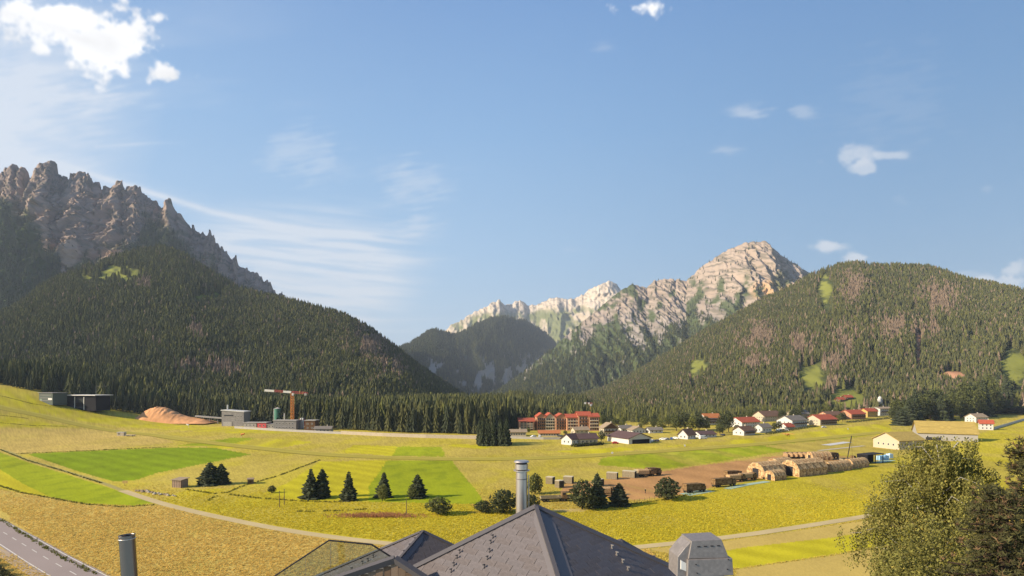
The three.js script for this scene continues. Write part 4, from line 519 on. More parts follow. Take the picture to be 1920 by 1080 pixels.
// ---------- houses ----------
const winGeo = new THREE.BoxGeometry(1, 1, 0.12), paneGeo = new THREE.BoxGeometry(0.8, 0.84, 0.06);
function openings(o, face, x0, x1, y0, y1, cols, rows, out, side, frameMat = M.frame) { // a grid of windows on the front (side 0) or on an end wall
  for (let i = 0; i < cols; i++) for (let j = 0; j < rows; j++) { const w = part(o, 'window', winGeo, frameMat), X = lerp(x0, x1, (i + 0.5) / cols), Y = lerp(y0, y1, (j + 0.5) / rows); w.scale.set(Math.min(1.15, (x1 - x0) / cols * 0.55), Math.min(1.4, (y1 - y0) / rows * 0.6), 1); if (side) { w.position.set(out, Y, X); w.rotation.y = out < 0 ? -Math.PI / 2 : Math.PI / 2; } else w.position.set(X, Y, out); const p = part(w, 'pane', paneGeo, M.pane); p.position.z = 0.045; }
}
function gableBody(W, D, H, R, ridgeX) { const S = ridgeX ? D : W, L = ridgeX ? W : D, s = new THREE.Shape([[-S / 2, -1.5], [S / 2, -1.5], [S / 2, H], [0, H + R], [-S / 2, H]].map(([a, b]) => new THREE.Vector2(a, b))), g = new THREE.ExtrudeGeometry(s, { depth: L, bevelEnabled: false }).translate(0, 0, -L / 2); if (ridgeX) g.rotateY(Math.PI / 2); return g; }
function gableRoof(W, D, H, R, ridgeX, over = 0.9) { const S = ridgeX ? D : W, L = (ridgeX ? W : D) + over * 2, a = Math.atan2(R, S / 2), len = Math.hypot(S / 2, R) + over, parts = [-1, 1].map((s) => box(len, 0.28, L).translate(s * len / 2, 0, 0).rotateZ(-s * a).translate(0, H + R + 0.2, 0)); const g = mergeGeometries(parts.map(plain)); if (ridgeX) g.rotateY(Math.PI / 2); return g; }
function house(o) {
  const p = o.p ?? G(o.px, o.py), m = -p.z / F, W = o.w * m, H = o.h * m, R = o.r * m, D = o.d ?? Math.max(8, W * 0.7), rx = o.ridge !== 'z', t = thing(o.name ?? 'house', o.label, o.cat ?? 'house', [p.x, p.y, p.z - D * 0.35], o.yaw ?? 0.35, o.group);
  part(t, 'wall', gableBody(W, D, H, R, rx), o.wall ?? M.white);
  const roof = part(t, 'roof', gableRoof(W, D, H, R, rx, o.over ?? 0.9), o.roof ?? M.brownroof);
  if (o.chimney !== 0) part(roof, 'chimney', box(0.9, 1.8, 0.9, rx ? W * 0.2 : W * 0.12, H + R * 0.9 + 0.6, rx ? -D * 0.08 : D * 0.1), o.chim ?? M.cream);
  const cols = o.cols ?? Math.max(2, Math.round(W / 3.4)), rows = o.rows ?? Math.max(1, Math.round(H / 3));
  if (rows) { openings(t, 0, -W * 0.45, W * 0.45, 0.3, H * 0.97, cols, rows, D / 2, 0); openings(t, 0, -D * 0.38, D * 0.38, 0.3, H * 0.97, Math.max(1, Math.round(D / 4.5)), rows, -W / 2, 1); }
  if (o.door) { const d = part(t, 'door', box(o.door[0] * m, o.door[1] * m, 0.14, (o.door[2] ?? 0) * m, o.door[1] * m / 2, D / 2), o.door[3] ?? M.dark); }
  if (o.balcony) for (let k = 0; k < o.balcony; k++) { const y = H * (k + 1) / (o.balcony + 1), b = part(t, 'balcony', box(W * 0.9, 0.2, 1.3, 0, y, D / 2 + 0.65), M.wood); part(b, 'railing', box(W * 0.9, 0.95, 0.1, 0, y + 0.55, D / 2 + 1.25), M.wood); }
  if (o.gable) part(t, 'gable_board', new THREE.ExtrudeGeometry(new THREE.Shape([[-W / 2 * 0.96, H * 0.9], [W / 2 * 0.96, H * 0.9], [0, H + R * 0.93]].map(([a, b]) => new THREE.Vector2(a, b))), { depth: 0.1, bevelEnabled: false }).translate(0, 0, D / 2 + 0.02), M.wood);
  if (o.then) o.then(t, W, H, R, D, m);
  return t;
}
const HOUSES = [
  { px: 1071, py: 834, w: 24, h: 11, r: 9, roof: M.purpleroof, yaw: 0.75, d: 9, label: 'white gabled house with purple-brown roof beside the airstrip' },
  { px: 1100, py: 833, w: 36, h: 11, r: 8, roof: M.purpleroof, wall: M.cream, yaw: 0.3, cols: 4, label: 'cream house with brown roof adjoining the white gabled one' },
  { px: 968, py: 818, w: 36, h: 8, r: 4, roof: M.tanroof, wall: M.cream, cols: 7, yaw: 0.05, label: 'long low beige building right of the spruce clump' },
  { px: 1030, py: 818, w: 38, h: 6, r: 4, roof: M.orangeroof, wall: M.cream, cols: 7, yaw: 0, label: 'low building with an orange roof in front of the red hotel' },
  { px: 1088, py: 813, w: 28, h: 7, r: 5, roof: M.tanroof, wall: M.cream, yaw: 0.3, label: 'small beige building between the hotel and the cream house' },
  { px: 1143, py: 817, w: 30, h: 15, r: 9, ridge: 'z', roof: M.tanroof, wall: M.cream, yaw: 0.25, gable: 1, balcony: 1, label: 'tall chalet with wooden gable behind the hangar' },
  { px: 1172, py: 810, w: 26, h: 7, r: 5, roof: M.greyroof, yaw: 0.4, label: 'house with a pale grey roof behind the chalet' },
  { px: 1195, py: 812, w: 28, h: 6, r: 6, ridge: 'z', roof: M.tanroof, yaw: 0.3, label: 'house with a wide tan gable roof behind the hangar' },
  { px: 1184, py: 831, w: 52, h: 10, r: 9, ridge: 'z', d: 24, roof: M.purpleroof, yaw: 0.45, rows: 0, chimney: 0, cat: 'hangar', name: 'hangar', door: [40, 8, 2, M.black], label: 'aircraft hangar with white side wall and wide dark doorway' },
  { px: 1228, py: 812, w: 26, h: 6, r: 4, roof: M.greyroof, yaw: 0.2, label: 'low grey-roofed house right of the hangar roof' },
  { px: 1290, py: 823, w: 26, h: 8, r: 10, roof: M.brownroof, yaw: 0.7, label: 'white house with steep brown roof by the big leafy trees' },
  { px: 1323, py: 820, w: 34, h: 6, r: 5, roof: M.purpleroof, yaw: 0.35, label: 'low white house with a dark roof beside the village road' },
  { px: 1334, py: 796, w: 32, h: 13, r: 7, roof: M.orangeroof, yaw: 0.25, balcony: 2, label: 'white apartment house with orange roof above the leafy trees' },
  { px: 1398, py: 816, w: 34, h: 9, r: 7, roof: M.brownroof, yaw: 0.6, balcony: 1, label: 'white gabled house at the edge of the fields' },
  { px: 1400, py: 801, w: 46, h: 10, r: 8, roof: M.redroof, yaw: 0.45, label: 'long red-roofed house behind the white gabled house' },
  { px: 1433, py: 811, w: 26, h: 10, r: 6, roof: M.greyroof, yaw: 0.5, label: 'white house with grey roof beside the dark hedge' },
  { px: 1443, py: 790, w: 44, h: 10, r: 9, roof: M.brownroof, wall: M.cream, yaw: 0.4, label: 'large brown-roofed house at the back of the village' },
  { px: 1490, py: 801, w: 46, h: 13, r: 8, roof: M.greyroof, yaw: 0.55, balcony: 1, label: 'big white house with grey-brown roof, middle of the village' },
  { px: 1478, py: 804, w: 20, h: 4, r: 6, roof: M.redroof, yaw: 0.5, chimney: 0, label: 'small red-roofed annex before the big white house' },
  { px: 1500, py: 783, w: 34, h: 7, r: 7, roof: M.greyroof, wall: M.cream, yaw: 0.35, label: 'grey-roofed house behind the big white house' },
  { px: 1545, py: 797, w: 46, h: 11, r: 8, roof: M.redroof, wall: M.cream, yaw: 0.45, balcony: 2, label: 'red-roofed house with brown balconies facing the fields' },
  { px: 1562, py: 787, w: 38, h: 9, r: 6, roof: M.brownroof, wall: M.salmon, yaw: 0.35, label: 'salmon house behind the balconied red-roofed house' },
  { px: 1603, py: 786, w: 38, h: 10, r: 7, roof: M.redroof, wall: M.salmon, yaw: 0.4, balcony: 1, label: 'orange-walled house with red roof above the dark hedge' },
  { px: 1632, py: 782, w: 26, h: 11, r: 5, roof: M.redroof, wall: M.yellow, yaw: 0.35, label: 'yellow-walled house with red roof beside the white flats' },
  { px: 1658, py: 779, w: 34, h: 13, r: 2.5, roof: M.tanroof, yaw: 0.3, balcony: 1, label: 'white flat-topped house at the upper end of the village' },
  { px: 1697, py: 842, w: 62, h: 17, r: 13, d: 18, roof: M.strawroof, wall: M.cream, yaw: 0.3, rows: 1, cols: 8, chimney: 0, cat: 'barn', name: 'barn', label: 'cream barn with a straw-yellow roof and small square windows' },
  { px: 1787, py: 826, w: 92, h: 14, r: 20, d: 26, roof: M.strawroof, wall: M.concrete, yaw: -0.45, rows: 1, cols: 4, chimney: 0, cat: 'barn', name: 'barn', door: [24, 6, -22], label: 'large barn with a yellow roof and grey end wall' },
  { px: 1853, py: 806, w: 20, h: 12, r: 6, roof: M.redroof, yaw: -0.5, label: 'small white house with red roof beside the large barn' },
  { px: 1836, py: 792, w: 30, h: 10, r: 6, roof: M.tanroof, yaw: 0.3, label: 'pale house half hidden by trees above the large barn' },
  { px: 605, py: 811, w: 30, h: 7, r: 4, roof: M.greyroof, wall: M.cream, yaw: 0.05, label: 'small yellowish house at the right end of the sawmill' },
];
HOUSES.forEach(house);
{ const near = new Map(); for (const [px, o] of VILLAGE.sort((p, q) => p[0] - q[0])) { const hs = HOUSES.filter((q) => q.px > 1040 && q.px < 1670).sort((p, q) => Math.abs(p.px - px) - Math.abs(q.px - px))[0], s = hs.label.split(/ (?:beside|behind|by|before|facing|at|above|between|below|right of|adjoining|in front)/)[0].replace(/,.*/, ''), k = near.get(s) ?? 0; near.set(s, k + 1); o.userData.label = ordinal(k) + ' leafy tree from the left near the ' + s; } }
// on the hillside above the village
[[1577, 752, 13, 'chalet on the hillside meadow, left of the pair'], [1592, 749, 16, 'larger red-roofed chalet on the hillside meadow']].forEach(([px, py, w, label]) => house({ p: hill.find(px, py), w, h: 4, r: 4, roof: M.redroof, wall: M.wood, yaw: 0.3, label, name: 'chalet' }));
[[1735, 757, 14, 'white house at the lower left of the hillside hamlet'], [1750, 756, 12, 'small white house in the middle of the hillside hamlet'], [1775, 751, 18, 'long white house at the top of the hillside hamlet']].forEach(([px, py, w, label]) => house({ p: hill.find(px, py), w, h: 5, r: 3, roof: M.tanroof, yaw: 0.3, label }));
{ const p = hill.find(1648, 766), m = -p.z / F, t = thing('church', 'small white church with a round-topped tower on the hillside', 'church', [p.x, p.y, p.z], 0.4); part(t, 'nave', gableBody(14 * m, 8 * m, 7 * m, 4 * m, true), M.white); part(t, 'roof', gableRoof(14 * m, 8 * m, 7 * m, 4 * m, true, 0.4), M.greyroof); const w = part(t, 'tower', box(6 * m, 19 * m, 6 * m, 2 * m, 9.5 * m - 1, 0), M.white); part(w, 'dome', new THREE.SphereGeometry(3.4 * m, 16, 10).scale(1, 1.2, 1).translate(2 * m, 18.4 * m, 0), M.white); part(w, 'spire', new THREE.ConeGeometry(0.7 * m, 5 * m, 8).translate(2 * m, 24 * m, 0), M.greyroof); }
// the red hotel: stepped wings
{ const p = G(1050, 813), m = -p.z / F, t = thing('hotel', 'large stepped hotel with bright red roofs and salmon walls', 'hotel', [p.x, p.y, p.z - 40], 0.08);
  const wings = [[-62, 0, 30, 18, 6, true], [-32, 2, 18, 27, 7, false], [-14, 2, 20, 26, 8, false], [8, 0, 24, 26, 7, false], [30, -4, 26, 26, 6, true], [52, -6, 26, 30, 7, true], [70, -8, 20, 28, 6, true]];
  for (const [x, z, w, h2, r2, rx] of wings) { const W = w * m, H = h2 * m, R = r2 * m, D = 15, wing = part(t, 'wing', gableBody(W, D, H, R, rx), x === -14 ? M.cream : M.salmon); wing.position.set(x * m, 0, z * -1); part(wing, 'roof', gableRoof(W, D, H, R, rx, 0.8), M.redroof); for (let i = 0; i < 4; i++) for (let j = 0; j < 4; j++) { const q = part(wing, 'window', winGeo, M.pane); q.scale.set(1.3, 1.5, 1); q.position.set(W * (i - 1.5) * 0.22, H * (j + 0.6) / 4.3, D / 2); } for (let j = 1; j < 4; j++) part(wing, 'balcony', box(W * 0.8, 0.7, 0.9, 0, H * (j + 0.15) / 4.3, D / 2 + 0.45), x % 4 ? M.cream : M.wood); } }
// ---------- sawmill and works on the left ----------
{ const p = G(100, 760), q = (px, py) => G(px, py);
  { const a = q(158, 769), m = -a.z / F, t = thing('dark_building', 'black modern building with a thin pale flat roof by the forest', 'building', [a.x, a.y, a.z - 6], -0.22); part(t, 'wall', box(66 * m, 28 * m, 16, 0, 13 * m, 0), M.black); part(t, 'roof', box(72 * m, 1.2 * m, 20, 0, 28 * m, 0), M.frame); for (const x of [-14, 7]) part(t, 'column', box(1.2 * m, 24 * m, 0.5, x * m, 13 * m, 8.2), M.frame); part(t, 'window', box(18 * m, 3 * m, 0.2, -6 * m, 5 * m, 8.05), M.pane); part(t, 'window', box(18 * m, 7 * m, 0.2, -3 * m, 18 * m, 8.05), M.pane); }
  { const a = q(92, 757), m = -a.z / F, t = thing('grey_building', 'dull green-grey shed left of the black building', 'building', [a.x, a.y, a.z - 5], -0.5); part(t, 'wall', box(50 * m, 22 * m, 12, 0, 9 * m, 0), std(0.085, 0.1, 0.085)); part(t, 'roof', box(54 * m, 1 * m, 13.5, 0, 20.4 * m, 0), M.grey); part(t, 'window', box(14 * m, 3 * m, 0.2, 16 * m, 9 * m, 6.05), M.frame); part(t, 'door', box(7 * m, 10 * m, 0.2, -18 * m, 4 * m, 6.05), std(0.2, 0.25, 0.18)); for (let k = 0; k < 3; k++) part(t, 'beam', box(40 * m, 0.8 * m, 0.25, 0, (6 + 5 * k) * m, 6.1), M.grey); }
  { const a = q(305, 793), m = -a.z / F, t = thing('sawdust_pile', 'huge orange heap of sawdust and bark at the sawmill', 'heap', [a.x, a.y - 0.5, a.z - 16]); const g = new THREE.PlaneGeometry(160 * m, 34, 110, 30).rotateX(-Math.PI / 2), pp = g.attributes.position, prof = [[-80, 0], [-74, 4], [-60, 14], [-45, 26], [-30, 31], [-15, 30], [0, 24], [15, 17], [30, 12], [50, 8], [64, 6], [80, 0]]; for (let i = 0; i < pp.count; i++) { const x = pp.getX(i) / m, z = pp.getZ(i), e = Math.cos(clamp(z / 17, -1, 1) * Math.PI / 2); pp.setY(i, poly1(prof, x) * m * Math.pow(e, 0.8) * (0.9 + 0.12 * ridged(x / 6, z / 20, 3) + 0.1 * (fbm(x / 2.5, z / 2, 3) - 0.5)) - 0.2); } g.computeVertexNormals(); paint(g, [0.62, 0.31, 0.14], 0.55, 2.2); part(t, 'heap', g, vcol()); part(t, 'loose_bark', (() => { const r = rng(3), L = []; for (let i = 0; i < 60; i++) L.push(box(1 + r(), 0.7, 1, (-80 + 30 * r()) * m, 0.6, 6 + 8 * r(), r() * 6)); return L; })(), std(0.4, 0.2, 0.1)); }
  const conv = q(395, 795); { const m = -conv.z / F, t = thing('conveyor', 'long covered conveyor from the sawdust heap to the grey mill', 'conveyor', [conv.x, conv.y, conv.z - 4], -0.06); part(t, 'deck', box(66 * m, 2.6 * m, 3, 0, 12 * m, 0, 0, 0, -0.07), M.concrete); for (const x of [-22, -6, 10, 24]) part(t, 'leg', box(0.6, 12 * m, 0.6, x * m, 5.5 * m, 0), M.grey); }
  { const a = q(438, 799), m = -a.z / F, t = thing('mill_building', 'tall grey mill building with white roof edge and small chimney', 'building', [a.x, a.y, a.z - 5], -0.12); part(t, 'wall', box(44 * m, 29 * m, 11, 0, 13 * m, 0), M.grey); const rf = part(t, 'roof', box(47 * m, 1.6 * m, 12, 0, 28.4 * m, 0, 0, 0, -0.06), M.white); part(rf, 'chimney', cyl(1.3 * m, 1.3 * m, 11 * m, 10, -17 * m, 34 * m, 0), M.white); openings(t, 0, 2 * m, 20 * m, 8 * m, 22 * m, 3, 2, 5.55, 0); part(t, 'window', box(18 * m, 2 * m, 0.2, -8 * m, 20 * m, 5.55), M.pane); part(t, 'door', box(17 * m, 9 * m, 0.3, -10 * m, 3.5 * m, 5.6), M.concrete); }
  const low = [[470, 801, 24, 8, M.concrete, 'low concrete workshop right of the grey mill'], [492, 803, 17, 10, M.red, 'small bright red shed between the workshops'], [506, 803, 24, 7, M.concrete, 'low pale workshop right of the red shed'], [535, 806, 44, 17, M.grey, 'grey and brown works hall below the tower crane'], [582, 807, 20, 18, M.wood, 'brown works building right of the striped silo'], [576, 806, 8, 6, M.yellow, 'small yellowish store before the brown works building']];
  for (const [px, py, w, h2, mat, label] of low) { const a = q(px, py), m = -a.z / F, t = thing('workshop', label, 'building', [a.x, a.y, a.z - 4], -0.08); part(t, 'wall', box(w * m, h2 * m + 1, 9, 0, h2 * m / 2 - 0.5, 0), mat); part(t, 'roof', box((w + 2) * m, 0.5, 10, 0, h2 * m + 0.3, 0), M.concrete); openings(t, 0, -w * m * 0.42, w * m * 0.42, 0.4, h2 * m * 0.9, Math.max(2, w / 7 | 0), h2 > 12 ? 2 : 1, 4.55, 0); }
  { const a = q(513, 800), m = -a.z / F, t = thing('silo', 'dark green round silo at the works', 'silo', [a.x, a.y, a.z - 10]); part(t, 'tank', cyl(6.5 * m, 6.5 * m, 34 * m, 24, 0, 16 * m, 0), M.green); part(t, 'roof', new THREE.ConeGeometry(6.7 * m, 3 * m, 24).translate(0, 34.5 * m, 0), M.concrete); part(t, 'ladder', box(0.5, 34 * m, 0.3, -6.6 * m, 16 * m, 1), M.frame); }
  { const a = q(564, 805), m = -a.z / F, t = thing('silo', 'red and white striped silo pair at the works', 'silo', [a.x, a.y, a.z - 3]); part(t, 'tank', cyl(1.6 * m, 1.6 * m, 22 * m, 14, -1.6 * m, 10 * m, 0.3), M.white); part(t, 'tank', cyl(1.6 * m, 1.6 * m, 22 * m, 14, 2.2 * m, 10 * m, 0.3), M.white); part(t, 'casing', box(10 * m, 20 * m, 1.2 * m, 0, 9 * m, -1.5 * m), M.red); }
  { const a = q(527, 803), t = thing('vent_stack', 'thin white exhaust stack between silo and crane', 'chimney', [a.x, a.y, a.z - 8]), m = -a.z / F; part(t, 'stack', cyl(1 * m, 1 * m, 28 * m, 10, 0, 13 * m, 0), M.white); part(t, 'cap', cyl(1.3 * m, 1.3 * m, 1 * m, 10, 0, 27.5 * m, 0), M.grey); }
  const crane = (px, py, hpx, jib, cj, mat, label, Zoff = 8) => { const a = q(px, py), m = (-a.z + Zoff) / F, t = thing('tower_crane', label, 'crane', [a.x, a.y, a.z - Zoff]), H = hpx * m, w = 1.1, mast = []; for (const [x, z] of [[-w, -w], [w, -w], [w, w], [-w, w]]) mast.push(bar(V(x, -0.5, z), V(x, H, z), 0.16)); for (let y = 0; y < H - 2; y += 2.4) mast.push(bar(V(-w, y, w), V(w, y + 2.4, w), 0.12), bar(V(w, y, w), V(-w, y + 2.4, w), 0.12), bar(V(-w, y, -w), V(-w, y + 2.4, w), 0.12), bar(V(w, y, w), V(w, y + 2.4, -w), 0.12)); part(t, 'mast', mast, mat); const J = []; for (const [y, z] of [[0, -0.7], [0, 0.7], [1.4, 0]]) J.push(bar(V(-jib * m, H + y + jib * m * 0.07, z), V(cj * m, H + y - cj * m * 0.07, z), 0.14)); for (let x = -jib * m; x < cj * m; x += 1.8) J.push(bar(V(x, H - x * 0.07, -0.7), V(x + 0.9, H + 1.4 - x * 0.07, 0), 0.1), bar(V(x + 0.9, H + 1.4 - x * 0.07, 0), V(x + 1.8, H - x * 0.07, 0.7), 0.1)); part(t, 'jib', J, M.red); for (const [x, L] of [[-jib * 0.85, jib * 0.36], [-jib * 0.18, jib * 0.3]]) part(t, 'banner', box(L * m, 1.9, 0.2, x * m, H + 0.6 - x * m * 0.07, 0.9, 0, 0, -0.07), M.frame); part(t, 'cab', box(1.6, 2, 1.6, 1, H - 1.2, 1.4), M.white); part(t, 'counterweight', box(2, 2, 1.6, cj * m - 1, H - 0.4 - cj * m * 0.07, 0), M.concrete); };
  crane(542, 804, 66, 50, 27, M.orange, 'orange tower crane with red jib above the works');
  crane(1137, 800, 28, 10, 5, M.yellow, 'small yellow tower crane standing behind the red hotel', 120);
  { const a = q(180, 768), t = thing('lamp_post', 'tall thin lattice post with a cross arm by the black building', 'post', [a.x, a.y, a.z]), m = -a.z / F; part(t, 'pole', bar(V(0, -0.3, 0), V(0, 44 * m, 0), 0.12), M.grey); part(t, 'arm', bar(V(0, 44 * m, 0), V(20 * m, 44 * m, 0), 0.09), M.grey); }
  // embankment wall and railway
  const wallOf = (pts, h2, mat, name, label, cat, thick = 1.2) => { const t = thing(name, label, cat); const P = pts.map(([a, b]) => G(a, b)); for (let i = 1; i < P.length; i++) { const a = P[i - 1], b = P[i], n = Math.max(1, Math.round(a.distanceTo(b) / 12)); for (let k = 0; k < n; k++) { const u = V().lerpVectors(a, b, k / n), v = V().lerpVectors(a, b, (k + 1) / n), L = Math.hypot(v.x - u.x, v.z - u.z), ang = Math.atan2(-(v.z - u.z), v.x - u.x); part(t, 'panel', box(L - 0.06, h2 + 1, thick, (u.x + v.x) / 2, (ground(u.x, -u.z) + ground(v.x, -v.z)) / 2 + h2 / 2 - 0.5, (u.z + v.z) / 2, ang), mat); } } return t; };
  wallOf([[640, 814], [720, 818], [800, 821], [895, 823]], 2.4, std(0.55, 0.46, 0.34, 0.95, { map: GRAIN }), 'embankment_wall', 'long pale retaining wall in front of the forest', 'wall');
  wallOf([[955, 822], [1020, 824], [1062, 824]], 1.6, M.concrete, 'embankment_wall', 'low pale wall between the spruce clump and the cream house', 'wall');
  wallOf([[440, 803], [520, 808], [600, 812], [640, 814]], 1.8, M.concrete, 'boundary_wall', 'low concrete wall along the front of the sawmill', 'wall', 0.6);
  wallOf([[1864, 805], [1885, 799], [1910, 791], [1940, 783]], 2.2, M.white, 'white_fence', 'white panel fence climbing the slope at the right edge', 'fence', 0.2);
  wallOf([[1690, 816], [1720, 811], [1752, 806]], 0.8, M.tanroof, 'low_wall', 'low brownish wall between the grove and the yellow barn', 'wall', 0.4);
  // dark hedges along the village
  for (const [pts, label] of [[[[1438, 815], [1480, 808], [1530, 800]], 'clipped dark hedge before the big white house'], [[[1590, 793], [1630, 789], [1668, 785]], 'clipped dark hedge below the orange and yellow houses'], [[[1075, 838], [1130, 834]], 'low hedge in front of the cream house']]) { const P = pts.map(([a, b]) => G(a, b)), lobes = []; for (let i = 1; i < P.length; i++) for (let u = 0; u < 1; u += 0.06) { const p2 = V().lerpVectors(P[i - 1], P[i], u); lobes.push([p2.x, p2.y + 0.9, p2.z, 2.2, 1.5, 1.6]); } const t = thing('hedge', label, 'hedge'); part(t, 'foliage', leafCrown(5, lobes, 1400, 0.4, [0.05, 0.06, 0.022]), LEAF); }
}

// ---------- small things in the fields ----------
const put = (name, label, cat, px, py, yaw = 0, group) => { const p = G(px, py); return thing(name, label, cat, [p.x, p.y, p.z], yaw, group); };
const SHED = std(0.5, 0.36, 0.27, 0.9, { map: WOODGRAIN });
{ const t = put('shed', 'weathered wooden hay shed on the meadow left of the spruces', 'shed', 338, 913, -0.3), m = 243 / F; for (let k = 0; k < 12; k++) part(t, 'plank', box(0.34, 3, 0.1, -2 + k * 0.36, 1.5, 1.7 + 0.02 * (k % 2)), k % 3 ? SHED : M.greywood); part(t, 'wall', box(4.4, 2.95, 3.2, 0, 1.475, 0), SHED); part(t, 'roof', box(5, 0.16, 4.4, 0, 3.15, 0, 0, 0.12), M.tanroof); part(t, 'post', box(0.2, 3, 0.2, 2.3, 1.5, 1.9), M.wood); }
{ const t = put('hut', 'small brown hut right of the twin spruces', 'hut', 470, 907, 0.3); part(t, 'wall', gableBody(2.1, 2, 1.7, 0.4, true), M.greywood); part(t, 'roof', gableRoof(2.1, 2, 1.7, 0.4, true, 0.2), M.tanroof); part(t, 'door', box(0.8, 1.5, 0.06, 0, 0.75, 1.02), M.wood); }
{ const t = put('hut', 'small white field hut beside the airstrip on the left', 'hut', 228, 817); part(t, 'wall', box(5.2, 2.6, 3, 0, 1.3, 0), M.cream); part(t, 'roof', box(5.6, 0.2, 3.4, 0, 2.7, 0), M.white); part(t, 'window', box(1.2, 0.8, 0.08, -1, 1.5, 1.52), M.pane); }
{ const t = put('trailer', 'low pale flat trailer right of the white field hut', 'trailer', 245, 818); part(t, 'bed', box(7, 0.35, 2.2, 0, 0.9, 0), M.cream); for (const x of [-2, 2]) for (const z of [-1, 1]) part(t, 'wheel', cyl(0.4, 0.4, 0.3, 14).rotateX(Math.PI / 2).translate(x, 0.4, z), M.tyre); }
{ const t = put('windsock', 'small orange and white windsock on a pole in the hay meadow', 'windsock', 452, 821); part(t, 'pole', bar(V(0, -0.2, 0), V(0, 3, 0), 0.09), M.white); part(t, 'sock', new THREE.CylinderGeometry(0.5, 0.8, 2.6, 10, 1, true).rotateZ(-1.3).translate(1.3, 2.7, 0), M.orange); }
{ const t = put('windsock', 'pale windsock on a pole below the sawdust heap', 'windsock', 354, 803); part(t, 'pole', bar(V(0, -0.2, 0), V(0, 3.6, 0), 0.1), M.white); part(t, 'sock', new THREE.CylinderGeometry(0.4, 0.7, 2.4, 10, 1, true).rotateZ(1.2).translate(-1.2, 3.2, 0), M.frame); }
{ const t = put('trail_sign', 'small yellow sign on a post at the bend of the track', 'sign', 234, 911); part(t, 'post', bar(V(0, -0.2, 0), V(0, 1.7, 0), 0.07), M.greywood); part(t, 'board', box(2, 1.1, 0.08, 0.1, 1.5, 0.06), M.yellow); }
for (const [px, py, label] of [[524, 951, 'thin wooden utility post, nearer one of the pair'], [533, 947, 'thin wooden utility post, farther one of the pair'], [762, 967, 'single pale post beside the heap of reddish stalks']]) { const t = put('field_post', label, 'post', px, py); part(t, 'pole', cyl(0.09, 0.12, 5.2, 8, 0, 2.5, 0), M.greywood); part(t, 'cap', cyl(0.14, 0.14, 0.12, 8, 0, 5.15, 0), M.greywood); }
{ const t = put('brush_heap', 'long low heap of reddish cut stalks in the meadow', 'heap', 708, 968), r = rng(8), L = []; for (let i = 0; i < 900; i++) { const x = (r() + r() + r() - 1.5) * 13, z = (r() - 0.5) * 5, h2 = 0.9 * (1 - (x / 21) ** 2); L.push(bar(V(x, 0, z), V(x + (r() - 0.5) * 1.2, h2 * (0.4 + 0.8 * r()), z + (r() - 0.5)), 0.07, 3)); } part(t, 'stalks', L, std(0.4, 0.19, 0.08)); }
{ const t = put('stone_row', 'row of pale stones and rubble beside the farm track', 'stones', 292, 926, -0.55), r = rng(12); for (let i = 0; i < 46; i++) { const s = 0.3 + 0.5 * r(), g = new THREE.IcosahedronGeometry(s, 0).scale(1, 0.7, 1).translate((r() - 0.5) * 24, s * 0.3, (r() - 0.5) * 2.2); part(t, 'stone', g, i % 2 ? M.tanroof : M.cream); } }
// ---------- army camp: containers, trucks, tents ----------
const CAMP = 'army camp on the dirt yard';
function container(px, py, yaw, label, wpx = 20) { const t = put('container', label, 'container', px, py, yaw, 'olive box containers of the army camp'), m = -t.position.z / F, W = wpx * m, H = 2.6, D = 2.6; part(t, 'box', box(W, H, D, 0, H / 2 + 0.1, 0), M.crate); for (let k = 0; k <= 8; k++) part(t, 'rib', box(0.1, H - 0.2, 0.08, lerp(-W / 2 + 0.1, W / 2 - 0.1, k / 8), H / 2 + 0.1, D / 2 + 0.03), M.crate); part(t, 'roof', box(W + 0.1, 0.1, D + 0.1, 0, H + 0.16, 0), M.pane.clone && std(0.5, 0.44, 0.3)); part(t, 'door', box(0.08, H - 0.3, D - 0.4, W / 2 + 0.03, H / 2 + 0.1, 0), M.armydark); }
container(1032, 907, -0.5, 'pale box container standing alone, nearest the leafy tree', 14); container(1049, 914, -0.9, 'box container turned end-on, front one of the scattered three', 12); container(1066, 906, -0.4, 'box container with a dark open door, right of the scattered three', 17); container(1123, 911, -0.8, 'box container half hidden behind the broad dark tree', 15);
container(1148, 898, -0.4, 'single box container left of the parked convoy', 20); container(1180, 895, -0.5, 'long box container at the rear of the parked convoy', 24); container(1197, 893, -1.0, 'box container next to the trucks of the convoy', 12);
const wheelG = cyl(0.55, 0.55, 0.4, 16).rotateX(Math.PI / 2);
